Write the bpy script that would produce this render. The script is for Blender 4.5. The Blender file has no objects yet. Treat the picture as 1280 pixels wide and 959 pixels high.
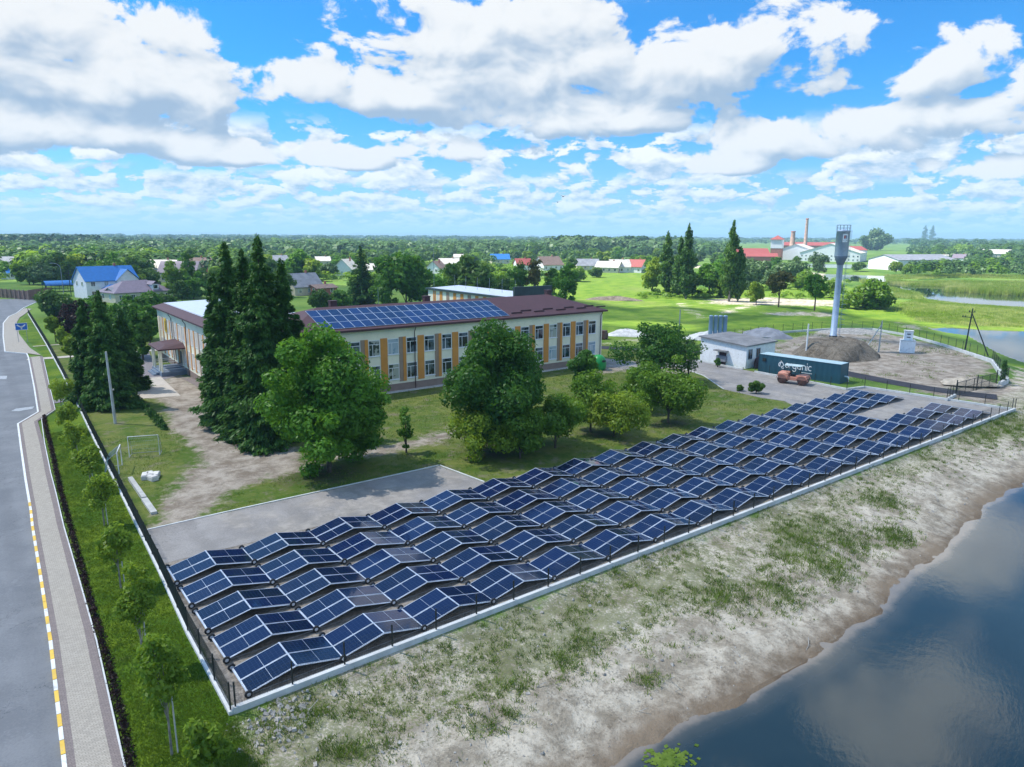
import bpy, bmesh, math, random
import numpy as np
from mathutils import Vector, Matrix, Euler

random.seed(7)
RNG = np.random.default_rng(7)
SC = bpy.context.scene
COL = SC.collection
R = math.radians

# ------------------------------------------------------------------ camera
# world X runs along the rows of solar tents, Y away from the lake, Z up, metres
W, H, F, CAMZ = 1280, 959, 887.0, 20.0
ANG = R(37.8)                       # heading of the rows as seen from the camera
PITCH = math.atan((H / 2 - 294.0) / F)
ROLL = R(0.3)
_rot = Matrix.Rotation(-ANG, 3, 'Z')
_fw = Vector((0, math.cos(PITCH), -math.sin(PITCH)))
_up0 = Vector((1, 0, 0)).cross(_fw)
_rt = Vector((1, 0, 0)) * math.cos(ROLL) + _up0 * math.sin(ROLL)
_up = _rt.cross(_fw)
FW, RT, UP = _rot @ _fw, _rot @ _rt, _rot @ _up
cam_d = bpy.data.cameras.new('camera')
cam_d.sensor_fit = 'HORIZONTAL'
cam_d.sensor_width = 36.0
cam_d.lens = 36.0 * F / W
cam_d.clip_start = 0.5
cam_d.clip_end = 60000
cam = bpy.data.objects.new('camera', cam_d)
COL.objects.link(cam)
m = Matrix((RT, UP, -FW)).transposed().to_4x4()
m.translation = (0, 0, CAMZ)
cam.matrix_world = m
SC.camera = cam


def ray(px, py):
    return FW + RT * ((px - W / 2) / F) - UP * ((py - H / 2) / F)


def gp(px, py, z=0.0):
    """the point of the level z that the surveyor's photograph shows at a pixel"""
    d = ray(px, py)
    t = (z - CAMZ) / d.z
    return Vector((d.x * t, d.y * t, z))


def to_px(p):
    d = Vector(p) - Vector((0, 0, CAMZ))
    k = d.dot(FW)
    return W / 2 + F * d.dot(RT) / k, H / 2 - F * d.dot(UP) / k


def height_at(p, toprow):
    lo, hi = 0.0, 70.0
    for _ in range(40):
        mid = (lo + hi) / 2
        if to_px((p[0], p[1], mid))[1] > toprow:
            lo = mid
        else:
            hi = mid
    return lo


# ------------------------------------------------------------------ light
SUN_AZ, SUN_EL = R(132.0), R(57.0)          # from the left and a little ahead
SUN_DIR = Vector((math.cos(SUN_AZ) * math.cos(SUN_EL), math.sin(SUN_AZ) * math.cos(SUN_EL), math.sin(SUN_EL)))
sun_d = bpy.data.lights.new('sun', 'SUN')
sun_d.energy = 4.2
sun_d.angle = R(0.53)
sun_d.color = (1.0, 0.955, 0.88)
sun = bpy.data.objects.new('sun', sun_d)
COL.objects.link(sun)
sun.rotation_euler = SUN_DIR.to_track_quat('Z', 'Y').to_euler()
sun.location = SUN_DIR * 400

SC.view_settings.view_transform = 'Standard'
SC.view_settings.look = 'None'
SC.view_settings.exposure = 1.16
SC.view_settings.gamma = 1.0
SC.view_settings.use_curve_mapping = False
SC.render.engine = 'CYCLES'
SC.cycles.use_denoising = True
SC.cycles.max_bounces = 8
SC.cycles.diffuse_bounces = 3
SC.cycles.glossy_bounces = 3
SC.cycles.transmission_bounces = 4
SC.cycles.transparent_max_bounces = 8
SC.cycles.volume_bounces = 0
SC.cycles.caustics_reflective = False
SC.cycles.caustics_refractive = False
SC.cycles.sample_clamp_indirect = 8.0


# ------------------------------------------------------------------ node helper
class Ex:
    """tiny expression builder over math nodes"""
    def __init__(s, nt, sock):
        s.nt, s.s = nt, sock

    def _m(s, op, *a, clamp=False):
        n = s.nt.nodes.new('ShaderNodeMath')
        n.operation = op
        n.use_clamp = clamp
        for i, v in enumerate(a):
            if isinstance(v, Ex):
                s.nt.links.new(v.s, n.inputs[i])
            else:
                n.inputs[i].default_value = v
        return Ex(s.nt, n.outputs[0])

    def __add__(s, o): return s._m('ADD', s, o)
    def __radd__(s, o): return s._m('ADD', s, o)
    def __sub__(s, o): return s._m('SUBTRACT', s, o)
    def __rsub__(s, o): return s._m('SUBTRACT', o, s)
    def __mul__(s, o): return s._m('MULTIPLY', s, o)
    def __rmul__(s, o): return s._m('MULTIPLY', s, o)
    def __truediv__(s, o): return s._m('DIVIDE', s, o)
    def max(s, o): return s._m('MAXIMUM', s, o)
    def min(s, o): return s._m('MINIMUM', s, o)
    def smax(s, o, k): return s._m('SMOOTH_MAX', s, o, k)
    def abs(s): return s._m('ABSOLUTE', s)
    def frac(s): return s._m('FRACT', s)
    def floor(s): return s._m('FLOOR', s)
    def lt(s, o): return s._m('LESS_THAN', s, o)
    def gt(s, o): return s._m('GREATER_THAN', s, o)
    def pow(s, o): return s._m('POWER', s, o)
    def clamp(s): return s._m('ADD', s, 0.0, clamp=True)

    def step(s, a, b, lo=0.0, hi=1.0, kind='SMOOTHSTEP'):
        n = s.nt.nodes.new('ShaderNodeMapRange')
        n.interpolation_type = kind
        s.nt.links.new(s.s, n.inputs[0])
        for i, v in enumerate((a, b, lo, hi)):
            n.inputs[i + 1].default_value = v
        return Ex(s.nt, n.outputs[0])


def vec(nt, x, y, z):
    n = nt.nodes.new('ShaderNodeCombineXYZ')
    for i, v in enumerate((x, y, z)):
        if isinstance(v, Ex):
            nt.links.new(v.s, n.inputs[i])
        else:
            n.inputs[i].default_value = v
    return n.outputs[0]


def noise(nt, v, scale=1.0, detail=4.0, rough=0.5, lac=2.0, dist=0.0, out=0):
    n = nt.nodes.new('ShaderNodeTexNoise')
    n.inputs['Scale'].default_value = scale
    n.inputs['Detail'].default_value = detail
    n.inputs['Roughness'].default_value = rough
    n.inputs['Lacunarity'].default_value = lac
    n.inputs['Distortion'].default_value = dist
    if v is not None:
        nt.links.new(v, n.inputs['Vector'])
    return Ex(nt, n.outputs[out])


def mixc(nt, f, a, b):
    n = nt.nodes.new('ShaderNodeMix')
    n.data_type = 'RGBA'
    n.clamp_factor = True
    for i, v in ((0, f), (6, a), (7, b)):
        if isinstance(v, Ex):
            nt.links.new(v.s, n.inputs[i])
        elif hasattr(v, 'is_linked'):
            nt.links.new(v, n.inputs[i])
        elif i == 0:
            n.inputs[i].default_value = v
        else:
            n.inputs[i].default_value = (*v[:3], 1)
    return n.outputs[2]


def sepxyz(nt, s):
    n = nt.nodes.new('ShaderNodeSeparateXYZ')
    nt.links.new(s, n.inputs[0])
    return [Ex(nt, o) for o in n.outputs]


# ------------------------------------------------------------------ world: sky with cumulus
world = bpy.data.worlds.new('World')
SC.world = world
world.use_nodes = True
nt = world.node_tree
nt.nodes.clear()
wout = nt.nodes.new('ShaderNodeOutputWorld')
bg = nt.nodes.new('ShaderNodeBackground')
bg.inputs['Strength'].default_value = 0.10
nt.links.new(bg.outputs[0], wout.inputs[0])
sky = nt.nodes.new('ShaderNodeTexSky')
sky.sky_type = 'NISHITA'
sky.sun_disc = False
sky.sun_elevation = SUN_EL
sky.sun_rotation = R(90) - SUN_AZ
sky.altitude = 150
sky.air_density = 1.0
sky.dust_density = 0.6
sky.ozone_density = 2.0
tc = nt.nodes.new('ShaderNodeTexCoord')
dx, dy, dz = sepxyz(nt, tc.outputs['Generated'])
HF = Vector((FW.x, FW.y, 0)).normalized()
HR = Vector((HF.y, -HF.x, 0))
fwd = dx * HF.x + dy * HF.y
rgt = dx * HR.x + dy * HR.y
az = rgt._m('ARCTAN2', rgt, fwd) * (180 / math.pi)
el = dz._m('ARCSINE', dz) * (180 / math.pi)


def sky_at(px, py):
    d = ray(px, py).normalized()
    return math.degrees(math.atan2(d.dot(HR), d.dot(HF))), math.degrees(math.asin(d.z))


# big cumulus of the day: centre pixel, half width, height above and below the centre
BIG = [(120, 95, 175, 80, 40), (30, 60, 120, 80, 60), (70, 160, 170, 34, 24), (640, 85, 250, 105, 60), (520, 120, 190, 52, 26),
       (860, 85, 225, 62, 55), (690, 150, 200, 40, 22), (1015, 175, 130, 38, 26), (1190, 82, 66, 40, 44),
       (1240, 140, 110, 36, 30), (1290, 100, 60, 26, 40), (250, 125, 50, 40, 40), (930, 60, 150, 34, 40),
       (1225, 212, 90, 16, 12), (905, 205, 70, 20, 12), (300, 192, 90, 26, 14), (420, 200, 70, 22, 12), (560, 185, 110, 24, 14)]
PX = 1.0 / 887 * 180 / math.pi


def big_field(a, e, n):
    g = None
    for (cx, cy, rx, up, dn) in BIG:
        ca, ce = sky_at(cx, cy)
        u = (a - ca) * (1 / (rx * PX))
        v = e - ce
        t = v.max(0.0) * (1 / (up * PX)) - v.min(0.0) * (1 / (dn * PX))
        b = 1.0 - u * u - t * t
        g = b if g is None else g.smax(b, 0.2)
    return g.max(-1.2) * 0.60


def big_noise(a, e):
    return noise(nt, vec(nt, a * 0.20, e * 0.30, 3.7), 1.0, 10, 0.57, 2.1, 0.3)


def soft_noise(a, e):
    return noise(nt, vec(nt, a * 0.20, e * 0.30, 3.7), 1.0, 3.6, 0.50, 2.1, 0.3)


n1 = big_noise(az, el)
GA = big_field(az, el, None)
GA2 = big_field(az - 0.6, el + 1.6, None)
FA = GA + (n1 - 0.5) * 2.7 - 0.06
aA = FA.step(0.0, 0.20)
litA = ((GA - GA2) * 1.7 + 0.55 + (soft_noise(az, el) - soft_noise(az - 0.6, el + 1.0)) * 2.2 + (n1 - 0.5) * 0.4 - FA.step(0.3, 1.5) * 0.06).clamp()
litA = litA * litA * (3.0 - 2.0 * litA)

# general deck of small cumulus, sizes that shrink towards the horizon


def deck(sx, sy, z, th, soft, k, off):
    a_ = noise(nt, vec(nt, az * sx, el * sy, z), 1.0, 8, 0.55, 2.1, 0.2)
    b_ = noise(nt, vec(nt, (az - off * 0.8) * sx, (el + off) * sy, z), 1.0, 5, 0.52, 2.1, 0.2)
    big = noise(nt, vec(nt, az * sx * 0.28, el * sy * 0.4, z + 5.0), 1.0, 2, 0.5)
    return a_, (a_ + (big - 0.5) * 0.32 - th).step(0.0, soft), ((a_ - b_) * k + 0.55).clamp()


nB, aB, lB = deck(0.30, 0.62, 11.3, 0.475, 0.05, 4.0, 0.62)
aB = aB * el.step(3.4, 4.3) * (1.0 - el.step(7.0, 9.0))
nC, aC, lC = deck(0.50, 1.15, 23.1, 0.455, 0.055, 3.8, 0.34)
aC = aC * el.step(1.2, 2.0) * (1.0 - el.step(3.8, 5.0))
nD, aD, lD = deck(0.75, 2.3, 31.1, 0.44, 0.08, 3.2, 0.17)
aD = aD * (1.0 - el.step(1.5, 2.6)) * 0.85
# wide scatter behind and above the camera, so that the whole sky is partly cloudy
nE = noise(nt, tc.outputs['Generated'], 3.2, 6, 0.55)
aE = (nE - az.step(8.0, -14.0) * 0.13 - az.step(-6.0, 4.0) * (1.0 - az.step(45.0, 60.0)) * 0.08).step(0.44, 0.58) * el.step(15.5, 20) * 0.92
# two tall clouds higher up on the right, the ones the lake mirrors
nF = noise(nt, vec(nt, az * 0.10, el * 0.13, 51.0), 1.0, 7, 0.55, 2.1, 0.3)
gF = None
for (ca, ce, ra, re) in ((31.0, 31.0, 8.0, 5.5), (34.0, 20.5, 9.0, 3.2), (22.0, 41.0, 5.0, 3.0), (16.0, 30.0, 4.0, 2.5)):
    u_ = (az - ca) * (1 / ra)
    v_ = (el - ce) * (1 / re)
    b_ = 1.0 - u_ * u_ - v_ * v_
    gF = b_ if gF is None else gF.smax(b_, 0.3)
aF = (gF.max(-1.0) * 0.7 + (nF - 0.5) * 3.6 - 0.15).step(-0.25, 0.9)
tint = nt.nodes.new('ShaderNodeMix')
tint.data_type = 'RGBA'
tint.blend_type = 'MULTIPLY'
tint.inputs[0].default_value = 1.0
nt.links.new(sky.outputs[0], tint.inputs[6])
tn = mixc(nt, el.step(0.0, 12.0), (0.31, 0.55, 0.90), (0.105, 0.52, 0.88))
tn = mixc(nt, el.step(15.0, 24.0), tn, (0.55, 0.92, 1.10))
nt.links.new(tn, tint.inputs[7])
c = tint.outputs[2]
WHITE, GREY, FARW, FARG = (4.25, 4.35, 4.45), (1.75, 2.35, 3.15), (4.5, 4.75, 4.95), (1.9, 2.75, 3.7)
c = mixc(nt, aE, c, (6.6, 6.8, 7.0))
c = mixc(nt, aF * 0.8, c, (6.4, 6.6, 6.8))
c = mixc(nt, aD, c, mixc(nt, lD, (2.6, 3.6, 4.4), (3.8, 4.5, 4.85)))
c = mixc(nt, aC, c, mixc(nt, lC, FARG, FARW))
c = mixc(nt, aB, c, mixc(nt, lB, (1.9, 2.7, 3.7), (4.65, 4.8, 4.9)))
c = mixc(nt, aA, c, mixc(nt, litA, GREY, WHITE))
nt.links.new(c, bg.inputs['Color'])


# ------------------------------------------------------------------ materials
MATS = {}


def new_mat(name):
    mt = bpy.data.materials.new(name)
    mt.use_nodes = True
    t = mt.node_tree
    t.nodes.clear()
    o = t.nodes.new('ShaderNodeOutputMaterial')
    MATS[name] = mt
    return mt, t, o


def principled(t, o, rough=0.7, metal=0.0, spec=0.5):
    p = t.nodes.new('ShaderNodeBsdfPrincipled')
    p.inputs['Roughness'].default_value = rough
    p.inputs['Metallic'].default_value = metal
    p.inputs['Specular IOR Level'].default_value = spec
    t.links.new(p.outputs[0], o.inputs[0])
    return p


def coords(t, kind='Object'):
    return t.nodes.new('ShaderNodeTexCoord').outputs[kind]


def wpos(t):
    return t.nodes.new('ShaderNodeNewGeometry').outputs['Position']


def bump(t, p, h, strength=0.3, dist=0.05):
    b = t.nodes.new('ShaderNodeBump')
    b.inputs['Strength'].default_value = strength
    b.inputs['Distance'].default_value = dist
    t.links.new(h.s, b.inputs['Height'])
    t.links.new(b.outputs[0], p.inputs['Normal'])


def plain(name, col, rough=0.6, metal=0.0, spec=0.5, var=0.18, scale=1.2, dirt=None, dirt_amt=0.25):
    """a painted or bare surface with slight unevenness and optional dirt"""
    mt, t, o = new_mat(name)
    p = principled(t, o, rough, metal, spec)
    g = wpos(t)
    n = noise(t, g, scale, 6, 0.62)
    a = tuple(max(0, x * (1 - var)) for x in col)
    b = tuple(min(1, x * (1 + var)) for x in col)
    cc = mixc(t, n.step(0.3, 0.7), a, b)
    if dirt:
        n2 = noise(t, g, scale * 2.7, 7, 0.7)
        cc = mixc(t, n2.step(0.52, 0.72) * dirt_amt, cc, dirt)
    t.links.new(cc, p.inputs['Base Color'])
    return mt


def leafmat(name, dark, light, trans=0.3, scale=0.5):
    mt, t, o = new_mat(name)
    d = t.nodes.new('ShaderNodeBsdfDiffuse')
    tr = t.nodes.new('ShaderNodeBsdfTranslucent')
    gl = t.nodes.new('ShaderNodeBsdfGlossy')
    gl.inputs['Roughness'].default_value = 0.45
    gl.inputs['Color'].default_value = (0.6, 0.65, 0.6, 1)
    mx = t.nodes.new('ShaderNodeMixShader')
    mx.inputs[0].default_value = trans
    mx2 = t.nodes.new('ShaderNodeMixShader')
    mx2.inputs[0].default_value = 0.025
    oi = t.nodes.new('ShaderNodeObjectInfo')
    rnd = Ex(t, oi.outputs['Random'])
    g = wpos(t)
    n = noise(t, g, scale, 4, 0.6)
    n3 = noise(t, g, scale * 7, 2, 0.5)
    f = ((n - 0.5) * 2.4 + (n3 - 0.5) * 1.5 + (rnd - 0.5) * 0.5 + 0.5).clamp()
    cc = mixc(t, f, dark, light)
    t.links.new(cc, d.inputs[0])
    hs = t.nodes.new('ShaderNodeHueSaturation')
    hs.inputs['Value'].default_value = 1.25
    hs.inputs['Hue'].default_value = 0.485
    t.links.new(cc, hs.inputs['Color'])
    t.links.new(hs.outputs[0], tr.inputs[0])
    t.links.new(d.outputs[0], mx.inputs[1])
    t.links.new(tr.outputs[0], mx.inputs[2])
    t.links.new(mx.outputs[0], mx2.inputs[1])
    t.links.new(gl.outputs[0], mx2.inputs[2])
    t.links.new(mx2.outputs[0], o.inputs[0])
    return mt


leafmat('leaf_maple', (0.055, 0.165, 0.012), (0.130, 0.305, 0.022), 0.48)
leafmat('leaf_dark', (0.040, 0.130, 0.014), (0.105, 0.250, 0.024), 0.48)
leafmat('leaf_bright', (0.090, 0.200, 0.014), (0.200, 0.340, 0.026), 0.48)
leafmat('leaf_yellow', (0.130, 0.230, 0.014), (0.270, 0.380, 0.032), 0.48)
leafmat('leaf_mid', (0.035, 0.105, 0.014), (0.120, 0.225, 0.028), 0.44)
leafmat('leaf_grey', (0.060, 0.125, 0.045), (0.150, 0.240, 0.080))
leafmat('leaf_spruce', (0.030, 0.098, 0.015), (0.080, 0.190, 0.028), 0.34)
leafmat('leaf_purple', (0.020, 0.010, 0.010), (0.055, 0.022, 0.020), 0.2)
leafmat('leaf_rust', (0.070, 0.085, 0.018), (0.150, 0.130, 0.030))
leafmat('leaf_poplar', (0.038, 0.105, 0.018), (0.110, 0.215, 0.032))
leafmat('reed', (0.230, 0.340, 0.045), (0.560, 0.560, 0.220), 0.5, 0.05)
leafmat('weed', (0.070, 0.135, 0.013), (0.185, 0.265, 0.038), 0.3, 0.4)
leafmat('lawn_blade', (0.060, 0.130, 0.008), (0.140, 0.215, 0.014), 0.25, 0.4)
leafmat('leaf_far', (0.055, 0.120, 0.035), (0.095, 0.175, 0.045), 0.2, 0.02)

plain('bark', (0.075, 0.058, 0.042), 0.9, var=0.35, scale=3)
plain('bark_pale', (0.22, 0.2, 0.17), 0.9, var=0.35, scale=3)
plain('alu', (0.62, 0.66, 0.72), 0.4, 0.5)
plain('steel_dark', (0.018, 0.022, 0.022), 0.5)
plain('steel_grey', (0.30, 0.33, 0.36), 0.5, 0.2)
plain('wire_green', (0.012, 0.020, 0.018), 0.55)
plain('rubber', (0.018, 0.018, 0.02), 0.8)
plain('rim_grey', (0.55, 0.57, 0.6), 0.4)
plain('concrete', (0.42, 0.42, 0.40), 0.9, var=0.16, dirt=(0.2, 0.19, 0.17))
plain('concrete_pale', (0.56, 0.57, 0.56), 0.9, var=0.12, dirt=(0.27, 0.26, 0.23))
plain('concrete_pole', (0.50, 0.50, 0.48), 0.9, var=0.12)
plain('paint_white', (0.70, 0.71, 0.70), 0.7, var=0.10, dirt=(0.33, 0.31, 0.28), dirt_amt=0.65)
plain('paint_worn', (0.36, 0.38, 0.40), 0.8, var=0.25, scale=3, dirt=(0.17, 0.18, 0.2), dirt_amt=0.7)
plain('paint_yellow', (0.72, 0.46, 0.06), 0.7, var=0.12, dirt=(0.35, 0.31, 0.22), dirt_amt=0.65)
plain('wall_cream', (0.86, 0.815, 0.63), 0.85, var=0.05, scale=0.5, dirt=(0.5, 0.48, 0.38), dirt_amt=0.25)
plain('wall_peach', (0.72, 0.60, 0.47), 0.85, var=0.06, scale=0.5)
plain('panel_orange', (0.64, 0.27, 0.05), 0.8, var=0.06)
plain('panel_taupe', (0.34, 0.24, 0.17), 0.8, var=0.06)
plain('plinth_taupe', (0.26, 0.19, 0.155), 0.85, var=0.08, dirt=(0.17, 0.13, 0.1))
plain('roof_brown', (0.072, 0.028, 0.032), 0.68, var=0.10, scale=0.8)
plain('roof_pale_sheet', (0.55, 0.60, 0.67), 0.45, var=0.05)
plain('cladding_green', (0.030, 0.055, 0.055), 0.6)
plain('frame_white', (0.78, 0.79, 0.80), 0.45, var=0.03)
plain('red_roof', (0.30, 0.060, 0.052), 0.7, var=0.15)
plain('blue_roof', (0.020, 0.150, 0.44), 0.45, var=0.1)
plain('slate_roof', (0.22, 0.23, 0.26), 0.75, var=0.2, scale=0.6)
plain('violet_roof', (0.19, 0.15, 0.19), 0.6, var=0.12)
plain('brown_roof', (0.20, 0.135, 0.11), 0.75, var=0.2)
plain('pale_roof', (0.52, 0.49, 0.44), 0.8, var=0.15)
plain('house_white', (0.74, 0.75, 0.78), 0.85, var=0.06, dirt=(0.4, 0.38, 0.35))
plain('house_cream', (0.58, 0.52, 0.40), 0.85, var=0.1)
plain('house_brick', (0.36, 0.14, 0.10), 0.9, var=0.2)
plain('chimney_brick', (0.42, 0.27, 0.21), 0.9, var=0.25, scale=0.6)
plain('wood_fence', (0.20, 0.125, 0.10), 0.85, var=0.2)
plain('container_teal', (0.018, 0.078, 0.115), 0.45, var=0.08)
plain('container_top', (0.40, 0.53, 0.56), 0.5, var=0.08)
plain('roller_orange', (0.58, 0.25, 0.17), 0.6, var=0.15, dirt=(0.25, 0.13, 0.09))
plain('roller_dark', (0.10, 0.045, 0.035), 0.7, var=0.2)
plain('roller_canopy', (0.42, 0.52, 0.52), 0.6)
plain('whitewash', (0.84, 0.85, 0.86), 0.9, var=0.06, scale=1.4, dirt=(0.36, 0.30, 0.25), dirt_amt=0.5)
plain('felt_roof', (0.20, 0.20, 0.205), 0.9, var=0.22, scale=0.7, dirt=(0.32, 0.3, 0.27))
plain('tank_blue', (0.22, 0.32, 0.43), 0.45, 0.3, var=0.07)
plain('tower_blue', (0.36, 0.45, 0.57), 0.5, 0.2, var=0.10, dirt=(0.2, 0.17, 0.15), dirt_amt=0.35)
plain('sand_heap', (0.40, 0.345, 0.27), 0.95, var=0.25, scale=1.5)
plain('tower_dark', (0.17, 0.22, 0.29), 0.55, 0.2, var=0.12)
plain('sign_blue', (0.01, 0.12, 0.50), 0.5)
plain('sign_red', (0.45, 0.02, 0.02), 0.5)
plain('plastic_green', (0.01, 0.30, 0.06), 0.4)
plain('rubble_white', (0.62, 0.60, 0.57), 0.95, var=0.2)
plain('stone', (0.34, 0.32, 0.29), 0.95, var=0.3, scale=3)
plain('bird_black', (0.01, 0.01, 0.012), 0.8)
plain('net_blue', (0.20, 0.34, 0.38), 0.8)
plain('pump_yellow', (0.70, 0.45, 0.05), 0.5)
plain('curtain', (0.70, 0.62, 0.52), 0.9)

# glazing: some panes dark, some painted as a blue sky reflection, some with curtains
mt, t, o = new_mat('glass_dark')
p = principled(t, o, 0.06, 0, 0.8)
g = wpos(t)
n = noise(t, g, 0.9, 2, 0.5)
oi = t.nodes.new('ShaderNodeObjectInfo')
rnd = Ex(t, oi.outputs['Random'])
cc = mixc(t, n.step(0.45, 0.6), (0.012, 0.018, 0.022), (0.12, 0.16, 0.18))
cc = mixc(t, rnd.gt(0.62), cc, mixc(t, n.step(0.40, 0.50), (0.22, 0.34, 0.42), (0.42, 0.50, 0.54)))
cc = mixc(t, rnd.gt(0.84), cc, mixc(t, n.step(0.46, 0.52), (0.03, 0.05, 0.04), (0.40, 0.42, 0.36)))
t.links.new(cc, p.inputs['Base Color'])

# photovoltaic laminate: cells in a grid of the module's own coordinates
mt, t, o = new_mat('pv_glass')
p = principled(t, o, 0.09, 0, 0.30)
x, y, z = sepxyz(t, coords(t))
fx = ((x / 0.19).frac() - 0.5).abs()
fy = ((y / 0.19).frac() - 0.5).abs()
line = fx.max(fy).step(0.462, 0.488)
oi = t.nodes.new('ShaderNodeObjectInfo')
cell = mixc(t, Ex(t, oi.outputs['Random']), (0.003, 0.008, 0.030), (0.005, 0.014, 0.060))
dust = noise(t, wpos(t), 0.8, 6, 0.65)
cc = mixc(t, line * 0.35, cell, (0.08, 0.12, 0.22))
t.links.new(mixc(t, dust.step(0.5, 0.85) * 0.05, cc, (0.30, 0.28, 0.24)), p.inputs['Base Color'])
t.links.new(dust.step(0.3, 0.75, 0.04, 0.13).s, p.inputs['Roughness'])


# ground cover: one material for the one sheet, mixed by masks stored on its points
mt, t, o = new_mat('ground')
p = principled(t, o, 0.95, 0, 0.15)
g = wpos(t)


def attr(nm):
    a = t.nodes.new('ShaderNodeAttribute')
    a.attribute_name = nm
    return Ex(t, a.outputs['Fac'])


nb = noise(t, g, 0.035, 6, 0.6)
nm_ = noise(t, g, 0.22, 7, 0.62)
nf = noise(t, g, 1.3, 7, 0.68)
nff = noise(t, g, 7.0, 4, 0.7)
nst = noise(t, g, 0.55, 8, 0.72, 2.2, 0.25)


def zone(nm, amp=0.55, soft=0.1, k=None):
    return (attr(nm) + (nm_ - 0.5) * amp + ((k or nf) - 0.5) * amp).step(0.5 - soft, 0.5 + soft)


field = mixc(t, nb.step(0.35, 0.65), (0.065, 0.145, 0.020), (0.150, 0.235, 0.040))
field = mixc(t, nm_.step(0.55, 0.72) * 0.5, field, (0.20, 0.19, 0.09))
meadow = mixc(t, nm_.step(0.35, 0.65), (0.090, 0.182, 0.015), (0.185, 0.275, 0.028))
meadow = mixc(t, (nb * 0.5 + nst * 0.5).step(0.50, 0.66) * 0.65, meadow, (0.23, 0.235, 0.085))
meadow = mixc(t, nf.step(0.50, 0.75) * 0.6, meadow, (0.050, 0.105, 0.012))
yard = mixc(t, (nm_ * 0.6 + nf * 0.4).step(0.40, 0.60), (0.066, 0.118, 0.014), (0.150, 0.172, 0.040))
yard = mixc(t, nst.step(0.51, 0.66) * 0.75, yard, (0.19, 0.165, 0.115))
lawn = mixc(t, nm_.step(0.38, 0.64), (0.062, 0.132, 0.007), (0.140, 0.205, 0.012))
lawn = mixc(t, nst.step(0.56, 0.70) * 0.6, lawn, (0.150, 0.150, 0.060))
lawn = mixc(t, (nff * 0.6 + nf * 0.4).step(0.48, 0.62) * 0.7, lawn, (0.026, 0.070, 0.006))
dirt = mixc(t, nst.step(0.36, 0.64), (0.205, 0.165, 0.125), (0.40, 0.350, 0.290))
dirt = mixc(t, nff.step(0.50, 0.72) * 0.5, dirt, (0.13, 0.105, 0.085))
gravel = mixc(t, (nf * 0.55 + nff * 0.45).step(0.38, 0.62), (0.150, 0.130, 0.110), (0.330, 0.295, 0.255))
sand = mixc(t, nst.step(0.36, 0.62), (0.255, 0.218, 0.165), (0.52, 0.465, 0.375))
sand = mixc(t, (nf * 0.45 + nff * 0.55).step(0.50, 0.62) * 0.7, sand, (0.15, 0.132, 0.10))
px_, py_, pz_ = sepxyz(t, g)
stk = noise(t, vec(t, px_ * 0.35 + py_ * 0.2, py_ * 0.16 - px_ * 0.3, 0.0), 2.6, 7, 0.7, 2.1, 0.3)
sand = mixc(t, stk.step(0.54, 0.66) * 0.55, sand, (0.165, 0.138, 0.105))
sand = mixc(t, stk.step(0.40, 0.32) * 0.5, sand, (0.60, 0.55, 0.465))
tuft = mixc(t, nff.step(0.4, 0.6), (0.060, 0.090, 0.014), (0.135, 0.165, 0.038))
sand = mixc(t, (attr('weeds') + (nf - 0.5) * 1.1 + (nff - 0.5) * 1.7).step(0.62, 0.80) * 0.55, sand, tuft)
wet = mixc(t, nm_.step(0.35, 0.65), (0.125, 0.090, 0.060), (0.215, 0.165, 0.115))
wet = mixc(t, nst.step(0.55, 0.72) * 0.5, wet, (0.10, 0.085, 0.065))
pale = mixc(t, nst.step(0.36, 0.62), (0.34, 0.27, 0.21), (0.58, 0.51, 0.43))
under = mixc(t, nf.step(0.4, 0.6), (0.030, 0.045, 0.018), (0.075, 0.070, 0.040))  # dark tone painted where the trees shade the ground
cc = field
cc = mixc(t, zone('meadow'), cc, meadow)
cc = mixc(t, zone('yard'), cc, yard)
cc = mixc(t, zone('lawn'), cc, lawn)
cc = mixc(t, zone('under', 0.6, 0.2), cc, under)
cc = mixc(t, zone('dirt', 0.9, 0.14), cc, dirt)
cc = mixc(t, zone('pale', 1.5, 0.18), cc, pale)
cc = mixc(t, zone('gravel', 0.4), cc, gravel)
cc = mixc(t, zone('sand', 0.7), cc, sand)
cc = mixc(t, zone('wet', 0.45, 0.22), cc, wet)
t.links.new(cc, p.inputs['Base Color'])
bump(t, p, nf * 0.6 + nff * 0.5 + stk * 0.5, 0.7, 0.2)


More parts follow.
